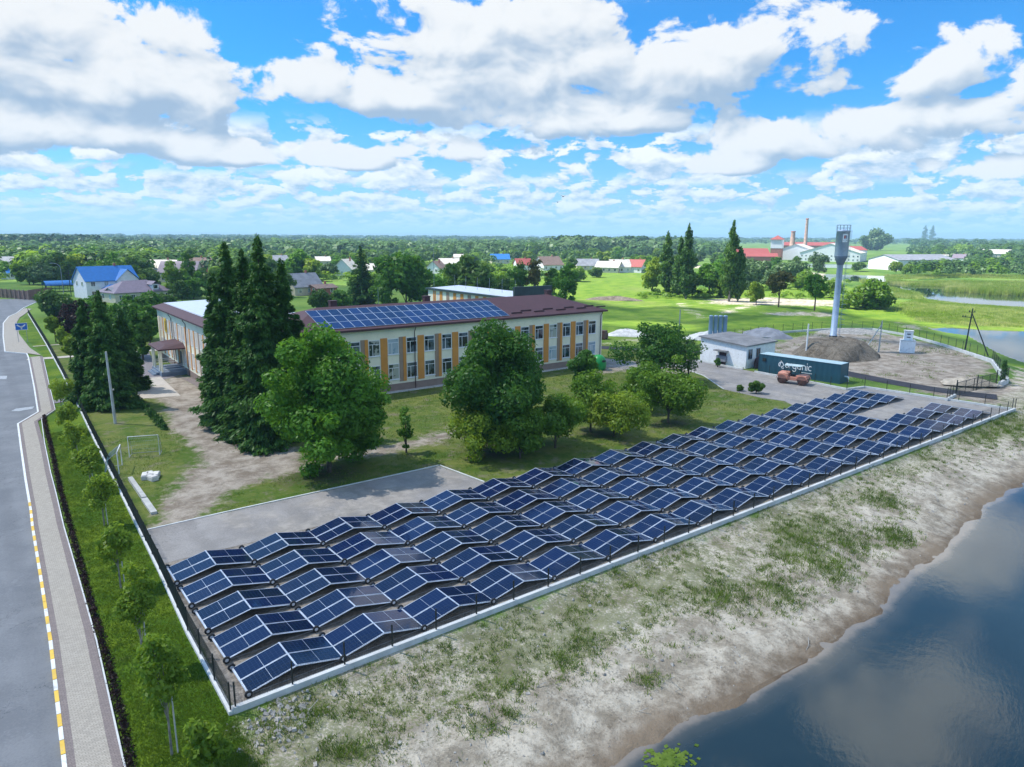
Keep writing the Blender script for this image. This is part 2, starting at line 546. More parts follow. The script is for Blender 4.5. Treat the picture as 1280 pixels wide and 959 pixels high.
def asphalt(name, a, b, streak=0.3, crack=0.0, dirt=None):
    mt, t, o = new_mat(name)
    p = principled(t, o, 0.82, 0, 0.3)
    g = wpos(t)
    n1 = noise(t, g, 0.25, 6, 0.65)
    n2 = noise(t, g, 9.0, 3, 0.6)
    n3 = noise(t, g, 0.9, 8, 0.75, 2.1, 0.8)
    cc = mixc(t, (n1 * 0.65 + n2 * 0.35).step(0.38, 0.62), a, b)
    cc = mixc(t, n3.step(0.56, 0.70) * streak, cc, tuple(x * 1.6 for x in b))
    if dirt:
        n4 = noise(t, g, 0.16, 8, 0.68)
        cc = mixc(t, n4.step(0.46, 0.60) * 0.8, cc, mixc(t, n3.step(0.4, 0.6), tuple(x * .7 for x in dirt), dirt))
    if crack:
        x, y, z = sepxyz(t, g)
        n5 = noise(t, g, 0.5, 5, 0.6)
        n6 = noise(t, g, 0.11, 2, 0.5)
        ln = ((n5 - 0.5).abs()).step(0.0, 0.006, 1.0, 0.0) * n6.step(0.5, 0.6)
        track = ((x * 0.9 + (n1 - 0.5) * 1.2) * 2.1)._m('SINE', (x * 0.9 + (n1 - 0.5) * 1.2) * 2.1).step(0.2, 1.0) * 0.16
        cc = mixc(t, track, cc, tuple(v * 0.55 for v in a))
        cc = mixc(t, ln * crack, cc, tuple(v * 0.4 for v in a))
        oil = noise(t, g, 0.7, 3, 0.5)
        cc = mixc(t, oil.step(0.68, 0.76) * 0.35, cc, tuple(v * 0.5 for v in a))
    t.links.new(cc, p.inputs['Base Color'])
    bump(t, p, n2, 0.2, 0.02)


asphalt('asphalt_road', (0.140, 0.148, 0.160), (0.195, 0.202, 0.212), 0.3, 0.8)
asphalt('asphalt_yard', (0.205, 0.192, 0.182), (0.300, 0.282, 0.268), 0.4, 0.6, (0.36, 0.325, 0.285))
asphalt('asphalt_fresh', (0.026, 0.025, 0.032), (0.046, 0.044, 0.052), 0.1)


def paver(name, a, b, bw, bh):
    mt, t, o = new_mat(name)
    p = principled(t, o, 0.85, 0, 0.3)
    br = t.nodes.new('ShaderNodeTexBrick')
    br.inputs['Color1'].default_value = (*a, 1)
    br.inputs['Color2'].default_value = (*b, 1)
    br.inputs['Mortar'].default_value = (*[x * 0.6 for x in a], 1)
    br.inputs['Scale'].default_value = 1.0
    br.inputs['Brick Width'].default_value = bw
    br.inputs['Row Height'].default_value = bh
    br.inputs['Mortar Size'].default_value = 0.008
    t.links.new(wpos(t), br.inputs['Vector'])
    n = noise(t, wpos(t), 0.6, 6, 0.65)
    t.links.new(mixc(t, n.step(0.5, 0.75) * 0.35, br.outputs[0], tuple(x * 0.75 for x in a)), p.inputs['Base Color'])


paver('paver_tan', (0.34, 0.305, 0.255), (0.42, 0.375, 0.315), 0.2, 0.1)
paver('paver_brown', (0.20, 0.165, 0.155), (0.25, 0.205, 0.19), 0.2, 0.1)
paver('paver_slate', (0.21, 0.19, 0.20), (0.26, 0.235, 0.245), 0.2, 0.1)
paver('slab_pale', (0.46, 0.41, 0.35), (0.52, 0.465, 0.40), 0.6, 0.6)

def water_mat(name, ripple):
    mt, t, o = new_mat(name)
    p = principled(t, o, 0.035, 0, 0.5)
    p.inputs['IOR'].default_value = 1.65
    g = wpos(t)
    n1 = noise(t, g, 0.07, 4, 0.55)
    a_ = t.nodes.new('ShaderNodeAttribute')
    a_.attribute_name = 'depth'
    dep = Ex(t, a_.outputs['Fac']) + (noise(t, g, 0.35, 6, 0.65) - 0.5) * 1.6
    deep = mixc(t, n1.step(0.35, 0.7), (0.007, 0.017, 0.019), (0.018, 0.032, 0.032))
    shal = mixc(t, dep.step(0.0, 0.7), (0.21, 0.175, 0.135), (0.060, 0.062, 0.052))
    t.links.new(mixc(t, dep.step(0.2, 1.9), shal, deep), p.inputs['Base Color'])
    n2 = noise(t, g, 1.1, 5, 0.6, 2.0, 0.6)
    n3 = noise(t, g, 0.09, 3, 0.5)
    x, y, z = sepxyz(t, g)
    n4 = noise(t, vec(t, x * 1.2 + y * 0.5, y * 3.4 - x * 1.2, 0.0), 1.0, 4, 0.6)
    bump(t, p, (n2 + n4 * 1.3) * n3.step(0.38, 0.62, 0.12, 1.0), 0.09 * ripple, 0.05)


water_mat('water', 1.0)
water_mat('water_calm', 0.10)


# ------------------------------------------------------------------ object helpers
def tag(o, label=None, cat=None, group=None, kind=None):
    for k, v in (('label', label), ('category', cat), ('group', group), ('kind', kind)):
        if v:
            o[k] = v
    return o


def empty(name, loc=(0, 0, 0), rz=0.0, label=None, cat=None, group=None):
    e = bpy.data.objects.new(name, None)
    COL.objects.link(e)
    e.location = loc
    e.rotation_euler = (0, 0, rz)
    e.empty_display_size = 0.3
    return tag(e, label, cat, group)


def link(name, me, parent=None, loc=None, rot=None):
    o = bpy.data.objects.new(name, me)
    COL.objects.link(o)
    if parent is not None:
        o.parent = parent
    if loc is not None:
        o.location = loc
    if rot is not None:
        o.rotation_euler = rot
    return o


def copy_tree(o, parent=None):
    c = o.copy()
    COL.objects.link(c)
    if parent is not None:
        c.parent = parent
    for ch in list(o.children):
        copy_tree(ch, c)
    return c


def mesh_np(name, verts, quads, mats, smooth=False, midx=None, n=4):
    """mesh from numpy arrays of n-gons of one size"""
    me = bpy.data.meshes.new(name)
    nv, nq = len(verts), len(quads)
    me.vertices.add(nv)
    me.vertices.foreach_set('co', np.ascontiguousarray(verts, dtype=np.float32).ravel())
    me.loops.add(nq * n)
    me.loops.foreach_set('vertex_index', np.ascontiguousarray(quads, dtype=np.int32).ravel())
    me.polygons.add(nq)
    me.polygons.foreach_set('loop_start', np.arange(0, nq * n, n, dtype=np.int32))
    me.polygons.foreach_set('loop_total', np.full(nq, n, dtype=np.int32))
    for k in (mats if isinstance(mats, (list, tuple)) else [mats]):
        me.materials.append(MATS[k])
    if midx is not None:
        me.polygons.foreach_set('material_index', np.asarray(midx, dtype=np.int32))
    if smooth:
        me.polygons.foreach_set('use_smooth', np.ones(nq, dtype=bool))
    me.update(calc_edges=True)
    me.validate()
    return me


class MB:
    """collects boxes, bars, tubes and sheets; build() links them as one mesh object"""
    def __init__(s):
        s.v, s.f, s.m, s.sm = [], [], [], []

    def add(s, vs, fs, mi=0, smooth=False):
        b = len(s.v)
        s.v += [tuple(v) for v in vs]
        for f in fs:
            s.f.append(tuple(b + i for i in f))
            s.m.append(mi)
            s.sm.append(smooth)
        return s

    def box(s, x0, x1, y0, y1, z0, z1, mi=0, M=None):
        vs = [Vector((x, y, z)) for z in (z0, z1) for (x, y) in ((x0, y0), (x1, y0), (x1, y1), (x0, y1))]
        if M is not None:
            vs = [M @ v for v in vs]
        return s.add(vs, [(3, 2, 1, 0), (4, 5, 6, 7), (0, 1, 5, 4), (1, 2, 6, 5), (2, 3, 7, 6), (3, 0, 4, 7)], mi)

    def tube(s, pts, r, n=6, mi=0, r2=None, cap=True):
        pts = [Vector(p) for p in pts]
        k = len(pts)
        rs = r if isinstance(r, (list, tuple)) else [r + ((r2 if r2 is not None else r) - r) * i / max(1, k - 1) for i in range(k)]
        vs = []
        for i, p in enumerate(pts):
            a = pts[max(0, i - 1)]
            b = pts[min(k - 1, i + 1)]
            d = (b - a).normalized()
            u = d.cross(Vector((0, 0, 1)))
            if u.length < 1e-3:
                u = Vector((1, 0, 0))
            u.normalize()
            w = d.cross(u)
            for j in range(n):
                th = 2 * math.pi * j / n
                vs.append(p + (u * math.cos(th) + w * math.sin(th)) * rs[i])
        fs = []
        for i in range(k - 1):
            for j in range(n):
                q = (j + 1) % n
                fs.append((i * n + q, i * n + j, (i + 1) * n + j, (i + 1) * n + q))
        s.add(vs, fs, mi, n > 4)
        if cap:
            s.add(vs[:n], [tuple(range(n))], mi)
            s.add(vs[-n:], [tuple(reversed(range(n)))], mi)
        return s

    def lathe(s, prof, n=20, mi=0, c=(0, 0, 0)):
        vs = []
        for (r, z) in prof:
            for j in range(n):
                th = 2 * math.pi * j / n
                vs.append((c[0] + r * math.cos(th), c[1] + r * math.sin(th), c[2] + z))
        fs = [(i * n + j, i * n + (j + 1) % n, (i + 1) * n + (j + 1) % n, (i + 1) * n + j) for i in range(len(prof) - 1) for j in range(n)]
        s.add(vs, fs, mi, True)
        s.add(vs[-n:], [tuple(range(n))], mi)
        return s

    def prism(s, poly, z0, z1, mi=0, mside=None):
        n = len(poly)
        a = sum(poly[i][0] * poly[(i + 1) % n][1] - poly[(i + 1) % n][0] * poly[i][1] for i in range(n))
        if a < 0:
            poly = poly[::-1]
        vs = [(p[0], p[1], z0) for p in poly] + [(p[0], p[1], z1) for p in poly]
        s.add(vs, [tuple(range(n, 2 * n))], mi)
        s.add(vs, [(i, (i + 1) % n, n + (i + 1) % n, n + i) for i in range(n)], mi if mside is None else mside)
        return s

    def build(s, name, mats, parent=None, loc=None, rot=None, bevel=0.0):
        me = bpy.data.meshes.new(name)
        me.from_pydata(s.v, [], s.f)
        for k in (mats if isinstance(mats, (list, tuple)) else [mats]):
            me.materials.append(MATS[k])
        me.polygons.foreach_set('material_index', s.m)
        me.polygons.foreach_set('use_smooth', s.sm)
        me.update()
        o = link(name, me, parent, loc, rot)
        if bevel:
            b = o.modifiers.new('bevel', 'BEVEL')
            b.width = bevel
            b.segments = 2
        return o


def sheet(name, poly, z, mat, kind='structure'):
    """a flat surface: triangulated polygon"""
    bm = bmesh.new()
    f = bm.faces.new([bm.verts.new((q[0], q[1], z)) for q in poly])
    if f.normal.z < 0 or f.calc_area() and (f.normal_update() or f.normal.z < 0):
        f.normal_flip()
    bmesh.ops.triangulate(bm, faces=bm.faces[:])
    me = bpy.data.meshes.new(name)
    bm.to_mesh(me)
    bm.free()
    me.materials.append(MATS[mat])
    return tag(link(name, me), kind=kind)


def strip(pts, w0, w1):
    """polygon of a band between the offsets w0 and w1 to the left of a polyline"""
    def off(w):
        out = []
        for i, q in enumerate(pts):
            a = Vector(pts[max(0, i - 1)][:2])
            b = Vector(pts[min(len(pts) - 1, i + 1)][:2])
            d = (b - a).normalized()
            out.append((q[0] - d.y * w, q[1] + d.x * w))
        return out
    return off(w0) + off(w1)[::-1]


def pxl(*pts, z=0.0):
    return [tuple(gp(x, y, z))[:2] for x, y in pts]


ORD = ['first', 'second', 'third', 'fourth', 'fifth', 'sixth', 'seventh', 'eighth', 'ninth', 'tenth', 'eleventh', 'twelfth', 'thirteenth', 'fourteenth', 'fifteenth', 'sixteenth', 'seventeenth', 'eighteenth', 'nineteenth', 'twentieth']

# ------------------------------------------------------------------ ground as one sheet
WATER = -1.8
FENCE_L = [(6.95, 28.35), (7.1, 36), (7.5, 44.2), (8.15, 61.5), (8.75, 78), (9.5, 97), (10.4, 122), (11.4, 154), (12.3, 190), (12.9, 214)]
LAKE = pxl((770, 962), (800, 936), (850, 905), (905, 884), (960, 852), (1010, 826), (1050, 797), (1100, 766), (1112, 744), (1140, 716),
           (1180, 690), (1205, 664), (1230, 632), (1285, 600), (1420, 560), z=WATER) + [(260, -10), (260, -80), (-10, -80), (-2, 5), (6, 14), (11.5, 17.6)]
POND_A = pxl((1149, 406), (1167, 410.6), (1192, 409), (1230, 412.5), (1300, 414.5), (1400, 417), (1520, 421), (1580, 432), (1540, 456), (1450, 470), (1380, 473), (1320, 466), (1285, 456), (1261, 447), (1242, 439.5),
             (1227, 430), (1217, 425), (1210, 420), (1192, 417.5), (1167, 413), z=WATER)
POND_B = pxl((1030, 342.5), (1060, 343.5), (1105, 345), (1109, 352), (1140, 357), (1188, 358.5), (1200, 362), (1230, 366.5), (1300, 370), (1420, 372),
             (1420, 392), (1300, 386), (1280, 384.5), (1240, 382.5), (1200, 379.5), (1160, 375), (1148, 366), (1125, 360.5), (1105, 358), (1085, 353.5), (1060, 351), (1030, 349.5), z=WATER)


def sdist(P, poly):
    """signed distance to a polygon, positive inside"""
    poly = np.asarray(poly, float)[:, :2]
    a = poly
    b = np.roll(poly, -1, 0)
    d = np.full(len(P), 1e9)
    ins = np.zeros(len(P), bool)
    for (x1, y1), (x2, y2) in zip(a, b):
        ex, ey = x2 - x1, y2 - y1
        L = ex * ex + ey * ey + 1e-12
        t = np.clip(((P[:, 0] - x1) * ex + (P[:, 1] - y1) * ey) / L, 0, 1)
        d = np.minimum(d, np.hypot(P[:, 0] - x1 - t * ex, P[:, 1] - y1 - t * ey))
        cr = (y1 > P[:, 1]) != (y2 > P[:, 1])
        with np.errstate(divide='ignore', invalid='ignore'):
            ins ^= cr & (P[:, 0] < (x2 - x1) * (P[:, 1] - y1) / (y2 - y1 + 1e-15) + x1)
    return np.where(ins, d, -d)


def pdist(P, line):
    d = np.full(len(P), 1e9)
    for (x1, y1), (x2, y2) in zip(line[:-1], line[1:]):
        ex, ey = x2 - x1, y2 - y1
        L = ex * ex + ey * ey + 1e-12
        t = np.clip(((P[:, 0] - x1) * ex + (P[:, 1] - y1) * ey) / L, 0, 1)
        d = np.minimum(d, np.hypot(P[:, 0] - x1 - t * ex, P[:, 1] - y1 - t * ey))
    return d


def sst(x, a, b):
    t = np.clip((x - a) / (b - a), 0, 1)
    return t * t * (3 - 2 * t)


def vnoise(P, s, seed=0):
    """cheap value noise, two octaves"""
    out = 0
    for k, amp in ((1, 0.65), (2.3, 0.35)):
        q = P * s * k + seed * 17.3
        i = np.floor(q).astype(np.int64)
        f = q - i
        f = f * f * (3 - 2 * f)

        def hsh(ix, iy):
            h = (ix * 374761393 + iy * 668265263 + seed * 974711) & 0x7fffffff
            h = ((h ^ (h >> 13)) * 1274126177) & 0x7fffffff
            return ((h ^ (h >> 16)) & 0xffff) / 65535.0
        a = hsh(i[:, 0], i[:, 1]); b = hsh(i[:, 0] + 1, i[:, 1])
        c_ = hsh(i[:, 0], i[:, 1] + 1); d = hsh(i[:, 0] + 1, i[:, 1] + 1)
        out = out + amp * ((a * (1 - f[:, 0]) + b * f[:, 0]) * (1 - f[:, 1]) + (c_ * (1 - f[:, 0]) + d * f[:, 0]) * f[:, 1])
    return out


YARD_IN = [(90, 26), (97, 28), (113, 34), (124, 38.4), (133, 42.4), (142, 51.3), (147.7, 57.3), (154.2, 65.3), (157.7, 74), (150, 79.7), (120, 95), (80, 90)]
WALL_F = [(7.0, 28.35), (97.0, 28.0)]          # line of the lakeside wall
MOUND_C = (119.0, 61.8)


def ground_z(P):
    x, y = P[:, 0], P[:, 1]
    z = np.zeros(len(P))
    lake = sdist(P, LAKE) + (vnoise(P, .35, 41) - .5) * 1.1
    # the sandy bank between the wall and the lake
    dw = np.clip(28.2 - y, 0, None)
    ds = np.clip(-lake, 0, None)
    t = dw / (dw + ds + 1e-6)
    bank = -0.30 * sst(dw, 0, 1.5) - 1.5 * t ** 1.3 + 0.10 * (vnoise(P, 0.25, 3) - 0.5) * sst(dw, 0.3, 3) + 0.20 * (vnoise(P, 0.9, 5) - 0.5) * sst(dw, 0.3, 3)
    side = sst(x + (28 - y) * 0.15, 5.5, 13)
    z = np.where((y < 28.2), bank * side, z)
    # east of the compound the bank runs on down to the near pond
    e = sst(x, 97, 108) * sst(-y, -60, -20)
    z = np.where(y >= 28.2, -0.5 * e * sst(x, 97.5, 110), z)
    z = np.where(lake > -0.01, -1.8 - np.clip(lake * 0.16, 0, 2.2), z)
    for pond in (POND_A, POND_B):
        s = sdist(P, pond)
        lim = np.minimum(WATER + 0.12 * (s < 0) - s * 0.045, 0)
        keep_up = sst(sdist(P, YARD_IN), -7, 0)
        z = np.where(s > 0, np.minimum(z, WATER - np.clip(s * 0.2, 0, 1.2)), np.minimum(z, lim * (1 - keep_up) + z * keep_up))
    # far flats roll a little
    r = np.hypot(x, y)
    z = z + (vnoise(P, 0.004, 9) - 0.5) * 5.0 * sst(r, 500, 1800)
    return z


def polar(rs, ths):
    T, Rr = np.meshgrid(ths, rs)
    return np.stack([Rr * np.cos(T), Rr * np.sin(T)], -1)


base_ang = math.atan2(HF.y, HF.x)
ths = np.concatenate([np.linspace(-math.pi, -R(46), 40, endpoint=False), np.linspace(-R(46), R(46), 400), np.linspace(R(46), math.pi, 40)[1:]]) + base_ang
rs = np.concatenate([np.linspace(2, 18, 12, endpoint=False), np.geomspace(18, 420, 520, endpoint=False), np.geomspace(420, 26000, 130)])
GP = polar(rs, ths)
nr, na = GP.shape[:2]
P = GP.reshape(-1, 2)
gz = ground_z(P)
idx = np.arange(nr * na).reshape(nr, na)
quads = np.stack([idx[:-1, :-1], idx[:-1, 1:], idx[1:, 1:], idx[1:, :-1]], -1).reshape(-1, 4)
quads = quads[:, ::-1]
me = mesh_np('ground', np.column_stack([P, gz]), quads, 'ground', True)
ground = tag(link('ground', me), kind='structure')

YARD = FENCE_L[:8] + [(30, 150), (60, 128), (95, 100), (96, 74), (92, 45), (96, 28.3)]
LAWN = [(2.0, 10), (2.9, 28), (3.3, 36), (3.8, 50), (4.5, 65), (5.4, 90), (8.6, 120), (9.7, 140), (8.6, 176), (10.4, 200), (12.9, 214)] + FENCE_L[::-1] + [(7.5, 27.6), (9.5, 26.8), (9.0, 22), (6, 10)]
ARRAY = [(7.1, 28.4), (96.9, 28.4), (95.2, 45.2), (91.5, 45.6), (77, 44.6), (41, 44.9), (7.6, 45.4)]
DIRT = [pxl((224, 466), (266, 492), (306, 520), (346, 552), (384, 568), (376, 588), (306, 606), (270, 628), (250, 650), (200, 656), (204, 628), (216, 604), (246, 582), (236, 555), (214, 530), (204, 505), (186, 492)),
        strip(pxl((370, 577), (450, 568), (520, 553), (575, 538)), -0.9, 0.9),
        pxl((735, 452), (790, 452), (860, 460), (858, 470), (800, 462), (740, 468)),
        [(101, 45), (103, 37), (118, 37.5), (135, 42), (147, 56), (153, 66), (157, 75), (148, 80), (128, 78), (112, 74), (104, 62), (101, 52)],
        [(97.5, 29), (97.5, 42), (118, 35), (140, 38), (128, 22), (110, 12), (100, 16)]]
PALE = [strip(pxl((560, 433), (640, 446), (735, 430), (800, 424), (870, 418), (960, 412)), -.6, .6),
        strip(pxl((880, 398), (865, 388), (845, 380), (870, 378), (930, 384), (1000, 376)), -1.3, 1.3),
        strip(pxl((905, 392), (925, 385), (960, 379), (1010, 373)), -2.4, 2.4),
        pxl((950, 391), (1000, 387), (1050, 389), (1050, 393), (1010, 393), (965, 395)),
        pxl((880, 374), (960, 371), (1000, 374), (1060, 376), (1060, 383), (950, 382), (880, 380)),
        pxl((1120, 396), (1150, 398), (1150, 404), (1122, 402)),
        pxl((1060, 352), (1045, 340), (930, 330), (850, 332), (850, 335), (960, 338)),
        [(99, 30), (118, 36.5), (140, 41), (126, 26), (108, 14)]]
MEADOW = pxl((560, 440), (560, 395), (640, 372), (690, 340), (800, 336), (830, 360), (1000, 362), (1100, 372), (1150, 372), (1150, 404), (1290, 460), (1290, 448), (1220, 428), (1150, 410), (1060, 398), (1040, 412), (900, 440), (760, 455), (700, 462))
MEADOW2 = pxl((1040, 352), (1150, 380), (1300, 390), (1300, 412), (1150, 404), (1030, 375), (940, 366), (960, 345))


def zmask(poly, soft):
    return np.clip(sdist(P, poly) / soft * 0.5 + 0.5, 0, 1)


def zmax(polys, soft):
    out = np.zeros(len(P))
    for q in polys:
        out = np.maximum(out, zmask(q, soft))
    return out


lake_s = sdist(P, LAKE)
shore = np.clip(1 - np.abs(-lake_s - 0.2) / 3.6, 0, 1) * 0.74 + (lake_s > 0) * 1.0
bank_poly = [(6.5, 27.9), (12, 28.2), (97, 27.9), (104, 33), (125, 32), (150, 30), (170, 0), (60, -40), (8, 0), (7.5, 16)]
bk = zmask(bank_poly, 2.5)
# weeds grow thick under the wall and in clumps lower down
cl = np.zeros(len(P))
CLUMPS = [(1062, 672, 2.6), (1018, 690, 2.4), (1040, 705, 2.0), (1115, 662, 2.0), (1110, 628, 1.6), (1000, 672, 1.5), (975, 735, 2.0), (905, 745, 1.5), (1250, 535, 4.0), (1215, 545, 2.5),
          (640, 860, 0.7), (600, 905, 0.6), (440, 945, 0.8), (385, 915, 0.6), (705, 825, 1.0), (735, 808, 0.8), (810, 838, 0.6), (400, 865, 0.8), (640, 890, 0.5)]
for (cx, cy, rr) in CLUMPS:
    c0 = gp(cx, cy, -0.8)
    cl = np.maximum(cl, np.exp(-(((P[:, 0] - c0.x) / rr) ** 2 + ((P[:, 1] - c0.y) / (rr * 0.8)) ** 2)))
dwall = np.clip(28.2 - P[:, 1], 0, 40)
weeds = np.clip(0.26 * np.exp(-((dwall - 10) / 8.0) ** 2) * np.clip((48 - P[:, 0]) / 20, 0, 1) + 0.66 * np.exp(-((dwall - 2.0) / 6.5) ** 2) + 0.35 * (vnoise(P, 0.16, 12) - 0.3) + 0.75 * cl, 0, 1) * (lake_s < -2.6) * np.clip((-lake_s - 2.5) / 4, 0, 1)
weeds = np.maximum(weeds, cl * 0.95)

TREE_SHADE = [(41, 53, 5), (22.5, 55, 5.5), (23, 70, 6), (23, 78, 6), (12.5, 96, 4), (38, 52, 4), (50, 50, 3), (59, 48.5, 3.5), (80, 67, 4)]  # spots of tree shade, put into the ground colour
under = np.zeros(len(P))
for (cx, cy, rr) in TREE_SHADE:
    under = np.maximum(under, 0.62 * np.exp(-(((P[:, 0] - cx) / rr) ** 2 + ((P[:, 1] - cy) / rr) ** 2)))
zones = {
    'meadow': np.maximum(zmask(MEADOW, 6), zmask(MEADOW2, 8)),
    'yard': zmask(YARD, 0.5),
    'lawn': zmask(LAWN, 0.7),
    'dirt': np.maximum(zmax(DIRT[:3], 2.8), zmax(DIRT[3:], 3.5) * 0.80),
    'pale': zmax(PALE, 3.5) * 0.66,
    'gravel': np.maximum(zmask(ARRAY, 0.5), 0),
    'sand': bk,
    'wet': shore * (bk > 0.02) * 0.9,
    'weeds': weeds,
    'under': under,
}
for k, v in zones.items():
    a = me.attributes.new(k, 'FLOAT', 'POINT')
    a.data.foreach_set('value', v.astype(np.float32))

# water of the lake and the two far ponds (one level)
for nm, poly, grow in (('lake_water', LAKE, 0.9), ('pond_water', POND_A, 2.0), ('pond_water', POND_B, 2.0)):
    sd = sdist(P, poly)
    inw = (sd > -grow).reshape(nr, na)
    qk = (inw[:-1, :-1] | inw[:-1, 1:] | inw[1:, 1:] | inw[1:, :-1])
    qq = np.stack([idx[:-1, :-1], idx[:-1, 1:], idx[1:, 1:], idx[1:, :-1]], -1)[qk][:, ::-1]
    used, inv = np.unique(qq, return_inverse=True)
    wm2 = mesh_np(nm, np.column_stack([P[used], np.full(len(used), WATER)]), inv.reshape(-1, 4), 'water' if nm == 'lake_water' else 'water_calm', True)
    at_ = wm2.attributes.new('depth', 'FLOAT', 'POINT')
    at_.data.foreach_set('value', sd[used].astype(np.float32))
    tag(link(nm, wm2), kind='structure')

# ------------------------------------------------------------------ road, kerb, pavement
KERB = [(-0.4, 5), (0.3, 18), (0.93, 29.7), (1.39, 39.3), (1.64, 46.8), (1.94, 56.7), (2.1, 60.2), (2.35, 68.7), (2.75, 80), (3.12, 89.8), (5.3, 94.6), (6.16, 110.6), (7.5, 138.5), (7.6, 143), (4.8, 147.5), (5.6, 170), (6.8, 195), (8.6, 210), (10.6, 218), (13, 232), (17, 249)]
OUTER = [(2.1, 10), (2.78, 28.3), (3.25, 37.9), (3.47, 46), (3.7, 55.4), (4.0, 63), (4.2, 69), (4.7, 80), (5.35, 90.7), (7.0, 94.6), (7.9, 110.6), (9.3, 134.7)]
road_poly = KERB + [(26, 252), (24, 262), (10, 268), (-40, 275), (-40, 5)]
sheet('road', road_poly, 0.006, 'asphalt_road')


def band(name, left, right, z, mat):
    return sheet(name, left + right[::-1], z, mat)


def inset(a, b, t):
    """points part of the way from line a to line b, at the stations of a"""
    out = []
    for q in a:
        j = min(range(len(b) - 1), key=lambda i: abs((b[i][1] + b[i + 1][1]) / 2 - q[1]))
        k = (q[1] - b[j][1]) / (b[j + 1][1] - b[j][1])
        bx = b[j][0] + (b[j + 1][0] - b[j][0]) * k
        out.append((q[0] + (bx - q[0]) * t, q[1]))
    return out


K2 = [q for q in KERB[:13]]
mb = MB()
e0 = [(q[0] + 0.14, q[1]) for q in K2]
e1 = inset(e0, OUTER, 0.17)
e2 = inset(e0, OUTER, 0.80)
e3 = inset(e0, OUTER, 1.0)
for a, b, mi in ((e0, e1, 1), (e1, e2, 0), (e2, e3, 1)):
    for i in range(len(a) - 1):
        mb.add([(*a[i], 0.12), (*b[i], 0.12), (*b[i + 1], 0.12), (*a[i + 1], 0.12)], [(0, 1, 2, 3)], mi)
tag(mb.build('pavement', ['paver_tan', 'paver_brown']), kind='structure')
sheet('pavement', strip(KERB[13:20], 0.14, 0.15)[:7][::-1] + [(11.0, 214.5), (9.6, 206), (8.6, 195), (8.0, 176), (8.8, 160), (9.3, 147)][::-1], 0.11, 'paver_tan') if False else None
mb = MB()
pv = [(7.7, 143.3), (4.95, 147.8), (5.75, 170), (6.95, 195), (8.75, 209.8), (10.75, 217.6), (13.2, 231)]
po = [(9.4, 139.5), (8.6, 150), (8.4, 172), (9.4, 195), (10.6, 206), (12.0, 213), (14.6, 228)]
for i in range(len(pv) - 1):
    mb.add([(*pv[i], 0.12), (*po[i], 0.12), (*po[i + 1], 0.12), (*pv[i + 1], 0.12)], [(0, 1, 2, 3)], 0)
mb.build('pavement', ['paver_tan'])['kind'] = 'structure'
# kerb stones, the near ones painted yellow and white in turn
mb = MB()
acc = 0.0
for i in range(len(KERB) - 1):
    a, b = Vector(KERB[i]), Vector(KERB[i + 1])
    L = (b - a).length
    n = max(1, round(L / 1.0))
    d = (b - a).normalized()
    nrm = Vector((-d.y, d.x))
    for k in range(n):
        p0, p1 = a + (b - a) * (k / n), a + (b - a) * ((k + 1) / n - 0.004)
        mi = 0
        if p0.y < 62:
            mi = 1 if int(p0.y / 1.0) % 2 else 0
        elif p0.y < 64:
            mi = 0
        q = [p0, p1, p1 - nrm * 0.16, p0 - nrm * 0.16]
        mb.add([(v.x, v.y, 0) for v in q] + [(v.x, v.y, 0.135) for v in q], [(7, 6, 5, 4), (0, 1, 5, 4), (2, 3, 7, 6), (1, 2, 6, 5), (3, 0, 4, 7)], mi)
tag(mb.build('kerb', ['paint_white', 'paint_yellow']), kind='structure')
# thin edging stones along the lawn side of the pavement
mb = MB()
for i in range(len(OUTER) - 1):
    a, b = Vector(OUTER[i]), Vector(OUTER[i + 1])
    d = (b - a).normalized()
    nrm = Vector((d.y, -d.x))
    q = [a, b, b + nrm * 0.07, a + nrm * 0.07]
    mb.add([(v.x, v.y, 0) for v in q] + [(v.x, v.y, 0.15) for v in q], [(4, 5, 6, 7), (1, 0, 4, 5), (3, 2, 6, 7)], 0)
tag(mb.build('edging_stones', 'concrete_pale'), kind='structure')
# worn white markings on the road
for q in (pxl((-6, 470), (9, 470), (8, 474), (-6, 474)), pxl((14, 514), (20, 511), (43, 508), (41, 511), (24, 514))):
    sheet('road_markings', q, 0.012, 'paint_worn')

# footways and yards
sheet('footpath', strip([(5.7, 99), (9.7, 100.4)], -0.9, 0.9), 0.05, 'paver_slate')
sheet('footpath', strip([(7.3, 136.8), (10.8, 136), (26, 135)], -1.0, 1.0), 0.05, 'slab_pale')
sheet('footpath', strip([(9.2, 152), (11.4, 152), (22, 151)], -0.35, 0.35), 0.05, 'slab_pale')
sheet('footpath', pxl((163, 486), (222, 470), (200, 470), (186, 440), (164, 445)), 0.012, 'paver_slate')
sheet('footpath', pxl((172, 499), (226, 495), (201, 471), (172, 474)), 0.02, 'slab_pale')
sheet('footpath', [(23.3, 106), (24.6, 106), (25.0, 95), (23.6, 95)], 0.016, 'paver_brown')
sheet('asphalt_yard', [(7.7, 45.3), (7.9, 51.5), (14.9, 51.4), (31.6, 51.2), (32.3, 45.4), (33, 44.6)], 0.012, 'asphalt_yard')
sheet('asphalt_yard', [(77.4, 44.2), (79.3, 47), (78.6, 50), (79, 55.8), (84.5, 63.2), (88.5, 73), (93.9, 73), (94.2, 70.9), (93.3, 61.3), (92.5, 53), (91.6, 45.7), (95, 45.0), (96.6, 28.5), (91.5, 28.5), (78, 36)], 0.010, 'asphalt_yard')
sheet('asphalt_yard', pxl((735, 457), (760, 459), (800, 464), (862, 456), (862, 450), (800, 452), (752, 448)), 0.016, 'asphalt_yard')
mb = MB()
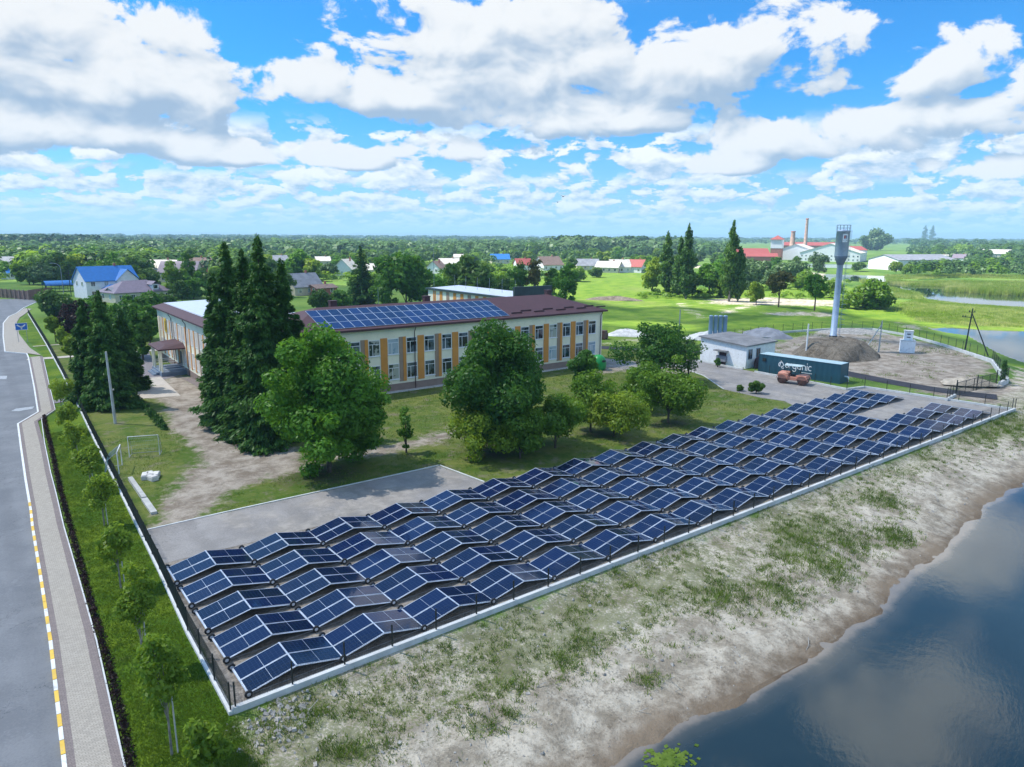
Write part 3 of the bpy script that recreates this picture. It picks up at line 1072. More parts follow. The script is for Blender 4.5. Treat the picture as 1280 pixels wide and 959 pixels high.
for line in ([(79, 55.8), (84.5, 63.2), (88.5, 73)], [(8.0, 51.5), (14.8, 51.55), (31.7, 51.35)], [(31.75, 51.3), (32.4, 45.4)], [(33.2, 81.0 - 0.95), (80.4, 80.2 - 0.95)]):
    for a, b in zip(line[:-1], line[1:]):
        a, b = Vector(a), Vector(b)
        d = (b - a).normalized()
        nr_ = Vector((-d.y, d.x)) * 0.07
        q = [a - nr_, b - nr_, b + nr_, a + nr_]
        mb.add([(v.x, v.y, 0) for v in q] + [(v.x, v.y, 0.06) for v in q], [(4, 5, 6, 7), (0, 1, 5, 4), (2, 3, 7, 6)], 0)
tag(mb.build('edging_stones', 'concrete_pale'), kind='structure')
sheet('school_apron', [(33.2, 80.15), (80.4, 79.35), (80.4, 80.25), (33.2, 81.05)], 0.05, 'concrete')
PATH = [(88, 97), (96, 84), (103, 77), (106.3, 70.5), (106.6, 64), (105.0, 57), (103.3, 51), (102.3, 45), (101.9, 40), (102.3, 35.3), (103.5, 32)]
sheet('path', strip(PATH, -1.7, 1.7), 0.025, 'asphalt_fresh')
sheet('far_road', strip(pxl((560, 330), (700, 344), (800, 341.5), (900, 333), (1060, 338)), -1.5, 1.5), 0.02, 'slab_pale') if False else None

# a heap of earth under the water tower
mb = MB()
rings = [(8.4, 0.0), (7.9, 0.35), (6.8, 1.2), (5.5, 2.15), (4.8, 2.45), (3.0, 2.52), (0.3, 2.55)]
n = 44
vs = []
for (r, z) in rings:
    for j in range(n):
        th = 2 * math.pi * j / n
        rr = r * (1 + 0.10 * math.sin(2 * th + 0.6) + 0.05 * math.sin(5 * th + r) + random.uniform(-.06, .06))
        vs.append((MOUND_C[0] + rr * math.cos(th) * 1.0, MOUND_C[1] + rr * math.sin(th) * 0.86, z + random.uniform(-.22, .22) * (z > 0.1) - 0.02 * (z == 0)))
fs = [(i * n + j, i * n + (j + 1) % n, (i + 1) * n + (j + 1) % n, (i + 1) * n + j) for i in range(len(rings) - 1) for j in range(n)]
mb.add(vs, fs, 0, True)
mt, t, o = new_mat('heap_earth')
p = principled(t, o, 0.95, 0, 0.1)
g = wpos(t)
nn = noise(t, g, 0.8, 8, 0.72, 2.1, 1.0)
n2 = noise(t, g, 5, 4, 0.7)
t.links.new(mixc(t, (nn * 0.6 + n2 * 0.4).step(0.38, 0.62), (0.105, 0.088, 0.068), (0.25, 0.215, 0.17)), p.inputs['Base Color'])
bump(t, p, nn + n2 * 0.5, 0.8, 0.3)
tag(mb.build('earth_mound', 'heap_earth'), kind='structure')

# distant low hills closing the plain
mb = MB()
pts = []
k = 160
for i in range(k + 1):
    a = base_ang + R(50) - R(100) * i / k
    r = 15000
    az_ = math.degrees(base_ang - a)
    h = 30 + 40 * (math.sin(i * 0.21) * 0.5 + 0.5) * 0.6 + 25 * max(0, math.sin(i * 0.055 + 1.0)) + 45 * math.exp(-((az_ - 36) / 7.0) ** 2) + random.uniform(0, 9)
    pts.append((r, a, h))
vs = []
for (r, a, h) in pts:
    for (dr, hh) in ((-2500, -8), (-900, h * 0.7), (0, h), (2500, -8)):
        vs.append(((r + dr) * math.cos(a), (r + dr) * math.sin(a), hh))
fs = [(i * 4 + j, i * 4 + j + 1, (i + 1) * 4 + j + 1, (i + 1) * 4 + j) for i in range(k) for j in range(3)]
mb.add(vs, fs, 0, True)
plain('hill_forest', (0.03, 0.06, 0.03), 0.95, var=0.3, scale=0.004)
tag(mb.build('hills', 'hill_forest'), kind='structure')

# air: pale haze that turns far woods blue
mb = MB()
mb.box(-9000, 17500, -9000, 17500, -9, 160)
mt, t, o = new_mat('haze_air')
pv_ = t.nodes.new('ShaderNodeVolumePrincipled')
pv_.inputs['Color'].default_value = (0.50, 0.80, 1.0, 1)
pv_.inputs['Density'].default_value = 0.00019
pv_.inputs['Anisotropy'].default_value = 0.0
t.links.new(pv_.outputs[0], o.inputs['Volume'])
tag(mb.build('haze', 'haze_air'), kind='stuff')

# the cloud overhead that shades the foreground, well above the frame
CLOUD_H = 420.0


def shade_to_cloud(q):
    k = (CLOUD_H) / SUN_DIR.z
    return Vector((q[0], q[1], 0)) + SUN_DIR * k


edge = pxl((-700, 352), (0, 352), (330, 352), (520, 362), (640, 368), (740, 386), (840, 383), (900, 395), (960, 380), (1010, 384), (1060, 392), (1100, 394), (1150, 408), (1215, 424), (1285, 452)) + [(150, 25), (130, 12), (110, -40), (10, -60), (-90, 20)]
mb = MB()
ctr = Vector((sum(q[0] for q in edge) / len(edge), sum(q[1] for q in edge) / len(edge)))
dense = []
for i in range(len(edge)):
    a, b = Vector(edge[i]), Vector(edge[(i + 1) % len(edge)])
    kk = max(1, int((b - a).length / 9))
    for j in range(kk):
        q = a + (b - a) * j / kk
        dense.append(q + Vector((random.uniform(-1, 1), random.uniform(-1, 1))) * 2.0)
n = len(dense)
rings = [(1.0, 0.0), (0.99, 5.0), (0.93, 16), (0.75, 30), (0.4, 38), (0.05, 40)]
vs = []
for (k_, hh) in rings:
    for q in dense:
        w_ = shade_to_cloud(ctr + (q - ctr) * k_)
        vs.append((w_.x, w_.y, w_.z + hh + random.uniform(-2, 2) * (hh > 0)))
fs = [(i * n + j, i * n + (j + 1) % n, (i + 1) * n + (j + 1) % n, (i + 1) * n + j) for i in range(len(rings) - 1) for j in range(n)]
mb.add(vs, fs, 0, True)
mt, t, o = new_mat('cloud_vapour')
tr = t.nodes.new('ShaderNodeBsdfTransparent')
tl = t.nodes.new('ShaderNodeBsdfTranslucent')
tl.inputs[0].default_value = (0.95, 0.95, 0.95, 1)
mx = t.nodes.new('ShaderNodeMixShader')
mx.inputs[0].default_value = 0.60
t.links.new(tr.outputs[0], mx.inputs[1])
t.links.new(tl.outputs[0], mx.inputs[2])
t.links.new(mx.outputs[0], o.inputs[0])
tag(mb.build('cloud', 'cloud_vapour'), kind='structure')
# ------------------------------------------------------------------ solar tents
SL, MW, MT = 2.25, 1.125, 0.035
HALF = 2.225
ZV, ZR = 0.18, 0.66
TH = math.asin((ZR - ZV) / SL)
mb = MB()
fr = 0.020
mb.box(0, SL, 0, MW, -MT, -0.004, 1)
for (x0, x1) in ((fr, SL / 2 - 0.006), (SL / 2 + 0.006, SL - fr)):
    mb.add([(x0, fr, 0.0), (x1, fr, 0.0), (x1, MW - fr, 0.0), (x0, MW - fr, 0.0)], [(0, 1, 2, 3)], 0)
for (a, b, c_, d) in ((0, SL, 0, fr), (0, SL, MW - fr, MW), (0, fr, fr, MW - fr), (SL - fr, SL, fr, MW - fr), (SL / 2 - 0.006, SL / 2 + 0.006, fr, MW - fr)):
    mb.box(a, b, c_, d, -0.004, 0.004, 1)
mod0 = mb.build('solar_module', ['pv_glass', 'alu'])
tent0 = empty('solar_tent')
mod0.parent = tent0
DEP = 2 * MW + 0.05
mods = [mod0]
for i in range(3):
    q = mod0.copy()
    COL.objects.link(q)
    mods.append(q)
for i, q in enumerate(mods):
    yy = (MW + 0.05) * (i % 2)
    if i < 2:
        q.location = (0.03, yy, ZV)
        q.rotation_euler = (0, -TH, 0)
    else:
        q.location = (HALF + 0.03, yy, ZR)
        q.rotation_euler = (0, TH, 0)
mb = MB()
for (x, z) in ((0.0, ZV - 0.02), (HALF, ZR - 0.0), (2 * HALF, ZV - 0.02)):
    mb.box(x - 0.03, x + 0.03, -0.03, DEP + 0.03, z - 0.05, z + 0.012)
for y in (-0.022, MW + 0.025, DEP + 0.022):
    for (xa, za, xb, zb) in ((0, ZV, HALF, ZR), (HALF, ZR, 2 * HALF, ZV)):
        mb.tube([(xa, y, za - 0.03), (xb, y, zb - 0.03)], 0.022, 4)
mb.tube([(0.05, DEP * 0.5, ZV - 0.1), (2 * HALF - 0.05, DEP * 0.5, ZV - 0.1)], 0.012, 4)
mb.build('frame', 'alu', tent0)
for y in (-0.05, DEP + 0.05):
    MB().tube([(0.05, y, 0.13), (2 * HALF - 0.05, y, 0.13)], 0.007, 3).build('tie_cable', 'steel_grey', tent0)
wm = MB()
prof = [(0.09, -0.055), (0.165, -0.05), (0.18, -0.025), (0.18, 0.025), (0.165, 0.05), (0.09, 0.055), (0.09, -0.055)]
n = 14
vs = [(r * math.cos(2 * math.pi * j / n), a, r * math.sin(2 * math.pi * j / n)) for (r, a) in prof for j in range(n)]
wm.add(vs, [(i * n + j, (i + 1) * n + j, (i + 1) * n + (j + 1) % n, i * n + (j + 1) % n) for i in range(6) for j in range(n)], 0, True)
wh = wm.build('wheel', 'rubber', tent0, (0, -0.10, 0.18))
rm = MB()
vs = [(0.10 * math.cos(2 * math.pi * j / n), a, 0.10 * math.sin(2 * math.pi * j / n)) for a in (-0.045, 0.045) for j in range(n)]
rm.add(vs, [(j, (j + 1) % n, n + (j + 1) % n, n + j) for j in range(n)] + [tuple(range(n))[::-1], tuple(range(n, 2 * n))], 0)
rm.build('rim', 'rim_grey', wh)
w2 = wh.copy(); COL.objects.link(w2); w2.parent = tent0; w2.location = (0, DEP + 0.10, 0.18)
r2 = wh.children[0].copy(); COL.objects.link(r2); r2.parent = w2
ROWS = [(29.06, 'front row along the lakeside wall', 19), (32.28, 'second row from the lakeside wall', 19), (35.45, 'middle row of the five', 16), (38.62, 'fourth row from the lakeside wall', 19), (41.85, 'rear row facing the school', 19)]
first = True
for (v, rname, n) in ROWS:
    for i in range(n):
        o = tent0 if first else copy_tree(tent0)
        first = False
        o.location = (7.9 + 4.452 * i, v + random.uniform(-.025, .025), 0.012)
        o.rotation_euler = (random.uniform(-.004, .004), random.uniform(-.004, .004), random.uniform(-.006, .006))
        for ch in o.children:
            if ch.name.startswith('solar_module'):
                ch.rotation_euler = (random.uniform(-.006, .006), ch.rotation_euler.y + random.uniform(-.010, .010), random.uniform(-.002, .002))
        tag(o, f'{ORD[i]} folding solar tent from the left in the {rname}', 'solar panel', 'folding solar tents on wheels in five rows')

# ------------------------------------------------------------------ fences on concrete plinths


def fence(name, line, label, ph, hgt=1.15, step=2.5, plinth_w=0.22, zoff=0.0, back=0.0, wires=True, drop=0.0, cat='fence', steps=False, mat='concrete_pale', ws=0.055):
    root = empty(name, (0, 0, 0), 0, label, cat)
    line = [Vector((*q[:2], q[2] if len(q) > 2 else zoff)) for q in line]
    pm, wm_ = MB(), MB()
    posts = []
    carry = 0.0
    for k in range(len(line) - 1):
        a, b = line[k], line[k + 1]
        d = b - a
        L = d.length
        d = d / L
        nrm = Vector((-d.y, d.x, 0)).normalized() * plinth_w / 2
        wr = 0.0052 if steps else 0.0032
        nn = max(1, round(L / 6.0)) if steps else 1
        for j in range(nn):
            p0, p1 = a + d * (L * j / nn), a + d * (L * (j + 1) / nn - (0.02 if steps else 0))
            hh = ph + ((0.05 if j % 2 else -0.03) if steps else 0)
            e0 = 0 if (j or k) else -plinth_w / 2
            p0 = p0 + d * e0
            q = [p0 - nrm, p1 - nrm, p1 + nrm, p0 + nrm]
            pm.add([(v.x, v.y, v.z - drop) for v in q] + [(v.x, v.y, v.z + hh) for v in q], [(4, 5, 6, 7), (0, 1, 5, 4), (1, 2, 6, 5), (2, 3, 7, 6), (3, 0, 4, 7)])
            c = 0.03
        npst = max(1, round(L / step))
        for j in range(npst + (1 if k == len(line) - 2 else 0)):
            posts.append(a + d * (L * j / npst))
        if wires:
            nw = int(L / ws)
            for j in range(nw):
                p = a + d * (ws * (j + 0.5))
                wm_.tube([(p.x, p.y, p.z + ph + 0.05), (p.x, p.y, p.z + ph + hgt)], wr, 3, cap=False)
            for zz in np.linspace(ph + 0.06, ph + hgt - 0.01, 6):
                wm_.tube([(a.x, a.y, a.z + zz), (b.x, b.y, b.z + zz)], 0.0045, 3, cap=False)
    pm.build('plinth', mat, root)
    if wires:
        wm_.build('wire_mesh', 'wire_green', root)
    me0 = None
    for p in posts[:99]:
        if me0 is None:
            q = MB().box(-.03, .03, -.03, .03, 0, hgt + 0.05).build('post', 'steel_dark', root)
            me0 = q.data
        else:
            q = link('post', me0, root)
        q.location = (p.x, p.y, p.z + ph)
    return root


fence('mesh_fence', FENCE_L, 'dark wire mesh fence on a white stepped plinth along the lawn strip', 0.22, 1.25, 2.5, steps=True, drop=0.2)
fence('lakeside_fence', [(7.15, 28.33), (97.0, 28.0)], 'white plinth with thin dark posts between front row of tents and sandy bank', 0.30, 1.1, 2.5, 0.24, drop=0.9, ws=0.11)
fence('yard_fence', [(96.9, 28.25), (95.3, 45.0), (91.9, 45.7), (92.6, 52.9), (93.0, 60.4)], 'white plinth with dark posts along the roller yard and container', 0.26, 1.15, 2.6, 0.26, drop=0.2, ws=0.11)
fence('yard_fence', [(94.0, 72.4), (93.2, 62.6)], 'low white kerb wall in front of the white pump house', 0.22, 0.2, 20, 0.22, wires=False)
YARDWALL = [(112.5, 34.7), (117.0, 35.2), (124.0, 38.6), (133.0, 42.6), (142.0, 51.5), (147.5, 57.5), (154.0, 65.5), (157.5, 74.0), (150, 79.5), (134, 83.5), (116, 84)]
fence('yard_fence', [(*q, 0) for q in YARDWALL], 'dark mesh fence on long pale wall around the water tower yard', 0.42, 1.5, 2.6, 0.34, drop=1.4, ws=0.11)
fence('yard_fence', [(95.9, 35.0), (99.5, 35.4)], 'short white wall piece beside the dark sliding gate', 0.35, 1.3, 1.2, 0.26, ws=0.11)

# sliding gate across the fresh asphalt path
gt = empty('sliding_gate', (99.9, 35.4, 0), R(-2), 'black sliding gate across the dark asphalt path', 'gate')
mb = MB()
for x in np.arange(0.1, 12.0, 0.13):
    mb.tube([(x, 0, 0.15), (x, 0, 1.75)], 0.010, 4)
mb.build('infill_bars', 'steel_dark', gt)
mb = MB()
for z in (0.12, 0.95, 1.78):
    mb.box(0, 12.2, -0.025, 0.025, z - 0.025, z + 0.025)
for x in (0, 2.4, 4.9, 7.3, 9.8, 12.2):
    mb.box(x - 0.03, x + 0.03, -0.03, 0.03, 0.1, 1.8)
mb.build('gate_frame', 'steel_dark', gt)
for x in (0.0, 6.1, 12.3):
    MB().box(-.05, .05, -.05, .05, 0, 2.1).build('post', 'steel_dark', gt, (x, 0.09, 0))

# ------------------------------------------------------------------ school
sch = empty('school', (33.3, 81.0, 0), R(-1.0), 'two storey cream school with orange panels and brown hipped roof', 'school')


def hip(mb, x0, x1, y0, y1, z0, z1, setb, along='x', mi=0):
    if along == 'x':
        ym = (y0 + y1) / 2
        r = [(x0 + setb, ym, z1), (x1 - setb, ym, z1)]
        vs = [(x0, y0, z0), (x1, y0, z0), (x1, y1, z0), (x0, y1, z0)] + r
        fs = [(0, 1, 5, 4), (1, 2, 5), (2, 3, 4, 5), (3, 0, 4)]
    else:
        xm = (x0 + x1) / 2
        r = [(xm, y0 + setb, z1), (xm, y1 - setb, z1)]
        vs = [(x0, y0, z0), (x1, y0, z0), (x1, y1, z0), (x0, y1, z0)] + r
        fs = [(0, 1, 4), (1, 2, 5, 4), (2, 3, 5), (3, 0, 4, 5)]
    mb.add(vs, fs, mi)


EV, RD = 8.35, 10.75
mb = MB()
mb.box(-3.5, 47, 0, 13, 0.95, 8.3)                       # front block
mb.box(-9.1, 4, 13.2, 45.5, 0.9, 8.2)                 # left wing
mb.box(40.2, 47.5, 13.01, 43, 0, 9.3)                 # right wing
mb.build('wall', 'wall_cream', sch)
mb = MB()
mb.box(-3.56, 47.06, -0.06, 13, 0, 0.95)
mb.box(-9.16, 4, 13.14, 45.5, 0, 0.9)
mb.build('plinth', 'plinth_taupe', sch)
rf = MB()
hip(rf, -4.1, 47.6, -0.6, 13.6, EV + 0.14, RD, 6.6)
rf.box(-4.1, 47.6, -0.6, 13.6, EV - 0.12, EV + 0.139)
roof = rf.build('roof', 'roof_brown', sch)
# standing snow guards on the right half of the front slope
mb = MB()
slope = (RD - EV - 0.14) / 7.1
for i, x in enumerate(np.arange(29.4, 46.4, 2.1)):
    y = 0.55 + (i % 2) * 0.55
    z = EV + 0.14 + slope * (y + 0.6)
    mb.box(x, x + 1.95, y, y + 0.05, z, z + 0.2)
mb.build('snow_guard', 'roof_brown', roof)
for (x, y) in ((5.5, 8.2), (19.5, 7.8), (41.5, 7.0)):
    MB().box(-.45, .45, -.35, .35, -1.0, 0.75).box(-.52, .52, -.42, .42, 0.75, 0.85).build('chimney', 'roof_brown', roof, (x, y, RD - 0.2))
mb = MB()
mb.tube([(20.3, 6.9, RD - .2), (20.3, 6.9, RD + 7.2)], 0.035, 4)
mb.tube([(11.5, 6.9, RD - .2), (11.5, 6.9, RD + 2.2)], 0.03, 4)
mb.build('roof_mast', 'steel_grey', roof)
# roof of the left wing: brown rim, pale sheet coloured like modules mirroring the clouds
rf = MB()
wx0, wx1, wy0, wy1 = -9.7, 4.6, 12.6, 46.1
rf.box(wx0, wx1, wy0, wy1, 8.2, 8.4)
vs = [(wx0, wy0, 8.4), (wx1, wy0, 8.4), (wx1, wy1, 8.4), (wx0, wy1, 8.4), (wx0 + 1.7, wy0 + 1.7, 9.0), (wx1 - 1.7, wy0 + 1.7, 9.0), (wx1 - 1.7, wy1 - 1.7, 9.0), (wx0 + 1.7, wy1 - 1.7, 9.0)]
rf.add(vs, [(0, 1, 5, 4), (1, 2, 6, 5), (2, 3, 7, 6), (3, 0, 4, 7)])
wroof = rf.build('roof', 'roof_brown', sch)
mb = MB()
mb.add([(wx0 + 1.5, wy0 + 1.5, 8.98), (wx1 - 1.5, wy0 + 1.5, 9.3), (wx1 - 1.5, wy1 - 1.5, 9.3), (wx0 + 1.5, wy1 - 1.5, 8.98)], [(0, 1, 2, 3)])
mb.build('roof_pale_sheet', 'roof_pale_sheet', wroof)
# right wing at the back
rf = MB()
rf.box(39.8, 47.9, 13.3, 43.4, 9.3, 9.62)
wroof2 = rf.build('roof', 'cladding_green', sch)
MB().box(39.8, 47.9, 13.62, 14.1, 9.63, 11.5).build('parapet', 'cladding_green', sch)
mb = MB()
mb.add([(40.5, 14.2, 9.64), (47.2, 14.2, 9.9), (47.2, 42.6, 9.9), (40.5, 42.6, 9.64)], [(0, 1, 2, 3)])
mb.build('roof_pale_sheet', 'roof_pale_sheet', wroof2)
mb = MB()
for y in np.arange(15, 42, 4.0):
    mb.tube([(44, y, 9.75), (44, y, 12.2)], 0.03, 4)
mb.build('roof_mast', 'steel_grey', wroof2)

# front windows: frame part with its pane as sub-part
mb = MB()
ww, wh_ = 1.55, 2.05
ft = 0.075
for (x0, x1, z0, z1) in ((0, ww, 0, ft), (0, ww, wh_ - ft, wh_), (0, ft, ft, wh_ - ft), (ww - ft, ww, ft, wh_ - ft), (ww * .36 - .03, ww * .36 + .04, ft, wh_ * .72), (ft, ww - ft, wh_ * .72, wh_ * .72 + .07)):
    mb.box(x0, x1, -0.05, 0.0, z0, z1)
mb.box(-0.08, ww + 0.08, -0.12, 0.0, -0.07, -0.005)
win0 = mb.build('window', 'frame_white', sch)
mb = MB()
mb.add([(ft, -0.012, ft), (ww - ft, -0.012, ft), (ww - ft, -0.012, wh_ - ft), (ft, -0.012, wh_ - ft)], [(0, 1, 2, 3)])
mb.build('pane', 'glass_dark', win0)
wfirst = True
WX = [1.95 + 2.68 * k for k in range(17)]
for k, x in enumerate(WX):
    for z in (1.55, 4.85):
        q = win0 if wfirst else copy_tree(win0, sch)
        wfirst = False
        q.location = (x - ww / 2, -0.01, z)
for k, x in enumerate(WX[:-1]):
    xa = x + ww / 2 + 0.06
    xb = x + 2.68 - ww / 2 - 0.06
    if k % 2 == 0:
        MB().box(xa + 0.05, xb - 0.02, -0.09, -0.005, 1.2, 7.05).build('facade_panel', 'panel_orange', sch)
    else:
        xm = xa + (xb - xa) * 0.55
        MB().box(xa, xm, -0.05, -0.005, 1.2, 7.05).build('facade_panel', 'panel_taupe', sch)
        MB().box(xm + 0.004, xb - 0.02, -0.09, -0.005, 1.2, 7.05).build('facade_panel', 'panel_orange', sch)
MB().box(0.1, 0.95, -0.09, -0.005, 1.2, 7.05).build('facade_panel', 'panel_orange', sch)
for x in (13.1, 27.3, 46.6):
    MB().tube([(x, -0.5, 8.2), (x, -0.12, 7.6), (x, -0.12, 0.1)], 0.06, 6).build('drainpipe', 'roof_brown', sch)
# left wing front, seen from the entrance side
mb = MB()
wlo = [(0, 1.45, 0, .07), (0, 1.45, 2.1, 2.17), (0, .07, .07, 2.1), (1.38, 1.45, .07, 2.1), (.5, .56, .07, 2.1)]
for (a, b, z0, z1) in wlo:
    mb.box(-0.05, 0, a, b, z0, z1)
wwin0 = mb.build('window', 'frame_white', sch)
MB().add([(-0.012, .07, .07), (-0.012, 1.38, .07), (-0.012, 1.38, 2.1), (-0.012, .07, 2.1)], [(0, 1, 2, 3)]).build('pane', 'curtain', wwin0)
ys = [14.6 + 2.5 * k for k in range(12)]
wf = True
for k, y in enumerate(ys):
    for z in (1.5, 4.75):
        if z < 3 and 27.2 < y < 34:
            continue
        q = wwin0 if wf else copy_tree(wwin0, sch)
        wf = False
        q.location = (-9.11, y, z)
    mt_ = ('panel_orange', 'wall_peach', 'panel_taupe')[(k * 2) % 3] if k % 2 else 'panel_orange'
    MB().box(-9.17, -9.105, y + 1.55, y + 2.05, 1.2, 7.0).build('facade_panel', mt_, sch)
    MB().box(-9.15, -9.105, y + 2.06, y + 2.45, 1.2, 7.0).build('facade_panel', 'wall_peach', sch)
for y in (14.0, 25.5, 34.6):
    MB().tube([(-9.6, y, 8.1), (-9.25, y, 7.5), (-9.25, y, 0.1)], 0.06, 6).build('drainpipe', 'roof_brown', sch)
mb = MB().box(-9.24, -9.18, 38.4, 40.0, 4.9, 7.0, 0)
mb.add([(-9.245, 38.9 + .28 * math.cos(a), 6.45 + .28 * math.sin(a)) for a in np.linspace(0, 6.28, 10)[:-1]], [tuple(range(9))[::-1]], 1)
mb.box(-9.25, -9.241, 38.66, 39.12, 5.2, 6.2, 1)
mb.build('wall_plaque', ['pump_yellow', 'steel_dark'], sch)
# porch of the wing
mb = MB()
mb.box(-12.7, -9.1, 27.2, 34.6, 3.75, 3.93)
mb.add([(-12.7, 27.2, 3.93), (-9.1, 27.2, 3.93), (-9.1, 34.6, 3.93), (-12.7, 34.6, 3.93), (-9.1, 28.4, 4.5), (-9.1, 33.4, 4.5), (-11.4, 28.6, 4.35), (-11.4, 33.2, 4.35)],
       [(0, 1, 4, 6), (0, 6, 7, 3), (3, 7, 5, 2), (6, 4, 5, 7)])
mb.build('porch_roof', 'roof_brown', sch)
MB().box(-12.5, -9.1, 27.5, 34.2, 0.0, 0.6).box(-12.9, -12.5, 29.0, 33.0, 0, 0.4).box(-13.3, -12.9, 29.0, 33.0, 0, 0.2).build('porch_base', 'tower_dark', sch)
for (x, y) in ((-12.3, 27.7), (-12.3, 29.1), (-12.3, 32.7), (-12.3, 34.0)):
    MB().box(-.1, .1, -.1, .1, 0.6, 3.75).build('porch_post', 'wall_cream', sch, (x, y, 0))
mb = MB()
for z in (0.95, 1.3, 1.55):
    mb.tube([(-12.3, 27.62, z), (-9.2, 27.62, z)], 0.025, 4)
    mb.tube([(-12.3, 34.12, z), (-9.2, 34.12, z)], 0.025, 4)
mb.build('porch_railing', 'frame_white', sch)
MB().box(-9.16, -9.1, 30.0, 32.2, 0.6, 3.0).build('door', 'steel_dark', sch)
# white steel stair on the east gable
mb = MB()
for y in (3.0, 4.5):
    mb.tube([(47.05, y, 7.2), (48.4, y, 7.3), (49.3, y, 6.6), (48.2, y, 4.6), (47.1, y, 4.0)], 0.09, 6)
mb.box(47.05, 49.0, 3.0, 4.5, 6.95, 7.05)
mb.build('side_canopy', 'frame_white', sch)
# stripes and window of the right wing, seen over the roof
for k, y in enumerate(np.arange(15, 42, 2.5)):
    MB().box(40.13, 40.195, y, y + 1.0, 6.4, 9.2).build('facade_panel', ('panel_orange', 'panel_orange', 'panel_taupe')[k % 3], sch)
for y in (17.0, 24.0, 31.2, 38):
    q = copy_tree(wwin0, sch)
    q.location = (40.19, y, 6.6)

# modules on the front slope of the school roof
ra = empty('rooftop_solar_array', (33.3, 81.0, 0), R(-1.0), 'three rows of blue solar modules on the brown school roof', 'solar panel')
tilt = math.atan(slope)
mb = MB()
mw_, ml_ = 1.37, 1.93
mb.box(0, mw_, 0, ml_, -0.03, -0.004, 1)
mb.add([(.03, .03, 0), (mw_ - .03, .03, 0), (mw_ - .03, ml_ - .03, 0), (.03, ml_ - .03, 0)], [(0, 1, 2, 3)], 0)
for (a, b, c_, d) in ((0, mw_, 0, .03), (0, mw_, ml_ - .03, ml_), (0, .03, .03, ml_ - .03), (mw_ - .03, mw_, .03, ml_ - .03)):
    mb.box(a, b, c_, d, -0.004, 0.004, 1)
mt, t, o = new_mat('pv_roof')
p = principled(t, o, 0.1, 0, 0.5)
oi = t.nodes.new('ShaderNodeObjectInfo')
t.links.new(mixc(t, Ex(t, oi.outputs['Random']), (0.003, 0.012, 0.055), (0.007, 0.022, 0.105)), p.inputs['Base Color'])
rm0 = mb.build('solar_module', ['pv_roof', 'alu'], ra)
fst = True
for r_ in range(3):
    for k in range(20):
        q = rm0 if fst else rm0.copy()
        if not fst:
            COL.objects.link(q)
        fst = False
        s_ = 0.55 + r_ * (ml_ + 0.02)
        q.location = (0.7 + k * (mw_ + 0.025), -0.6 + s_ * math.cos(tilt), EV + 0.14 + s_ * math.sin(tilt) + 0.09)
        q.rotation_euler = (tilt, 0, 0)

# ------------------------------------------------------------------ water tower
tw = empty('water_tower', (122.6, 64.4, 2.5), 0, 'tall grey blue water tower with ladder standing on earth mound', 'water tower')
MB().lathe([(0.62, -0.1), (0.62, 0.35), (0.53, 0.4), (0.50, 12.7), (0.54, 12.75), (1.10, 14.2), (1.10, 18.4), (1.15, 18.42), (1.15, 18.52), (0.2, 18.8), (0.0, 18.85)], 28).build('tank_and_column', 'tower_blue', tw)
MB().lathe([(0.53, 12.71), (0.555, 12.73), (1.115, 14.18), (1.115, 14.26), (1.09, 14.27)], 28).build('cone_band', 'tower_dark', tw)
MB().lathe([(0.68, -0.15), (0.68, 0.25), (0.5, 0.26)], 28).build('foot_ring', 'steel_dark', tw)
mb = MB()
for k in range(12):
    a = 2 * math.pi * k / 12
    mb.tube([(1.12 * math.cos(a), 1.12 * math.sin(a), 18.5), (1.12 * math.cos(a), 1.12 * math.sin(a), 19.5)], 0.03, 4)
for z in (19.0, 19.5):
    mb.tube([(1.12 * math.cos(2 * math.pi * k / 24), 1.12 * math.sin(2 * math.pi * k / 24), z) for k in range(25)], 0.03, 4)
mb.build('top_railing', 'tower_dark', tw)
mb = MB()
la = -0.75
lx, ly = math.cos(la), math.sin(la)
tx, ty = -ly, lx
for s_ in (-.25, .25):
    mb.tube([(lx * 1.0 + tx * s_, ly * 1.0 + ty * s_, 0.2), (lx * 1.0 + tx * s_, ly * 1.0 + ty * s_, 12.9), (lx * 1.35 + tx * s_, ly * 1.35 + ty * s_, 14.3), (lx * 1.35 + tx * s_, ly * 1.35 + ty * s_, 18.6)], 0.03, 4)
for z in np.arange(0.5, 12.4, 0.35):
    mb.tube([(lx + tx * -.25, ly + ty * -.25, z), (lx + tx * .25, ly + ty * .25, z)], 0.018, 4)
for z in np.arange(2.2, 12.4, 0.9):
    mb.tube([(lx * (1 + .35 * (1 - math.cos(a))) + tx * .35 * math.sin(a), ly * (1 + .35 * (1 - math.cos(a))) + ty * .35 * math.sin(a), z) for a in np.linspace(0.2, 6.08, 9)], 0.02, 4)
mb.build('ladder', 'tank_blue', tw)
d0 = Vector((-122.6, -64.4, 0)).normalized()
aa = math.atan2(d0.y, d0.x) + 0.38
def onrad(a, r, z): return (r * math.cos(a), r * math.sin(a), z)
mb = MB()
for k in range(6):
    a0, a1 = aa - 0.38 + k * .127, aa - 0.38 + (k + 1) * .127
    mb.add([onrad(a0, 1.12, 16.6), onrad(a1, 1.12, 16.6), onrad(a1, 1.12, 18.0), onrad(a0, 1.12, 18.0)], [(0, 1, 2, 3)], 0)
for (c0, w_, z0, z1, mi) in ((-0.10, .10, 17.2, 17.75, 1), (0.13, .07, 17.2, 17.75, 2), (0.0, .26, 16.85, 16.98, 2)):
    mb.add([onrad(aa + c0 - w_, 1.135, z0), onrad(aa + c0 + w_, 1.135, z0), onrad(aa + c0 + w_, 1.135, z1), onrad(aa + c0 - w_, 1.135, z1)], [(0, 1, 2, 3)], mi)
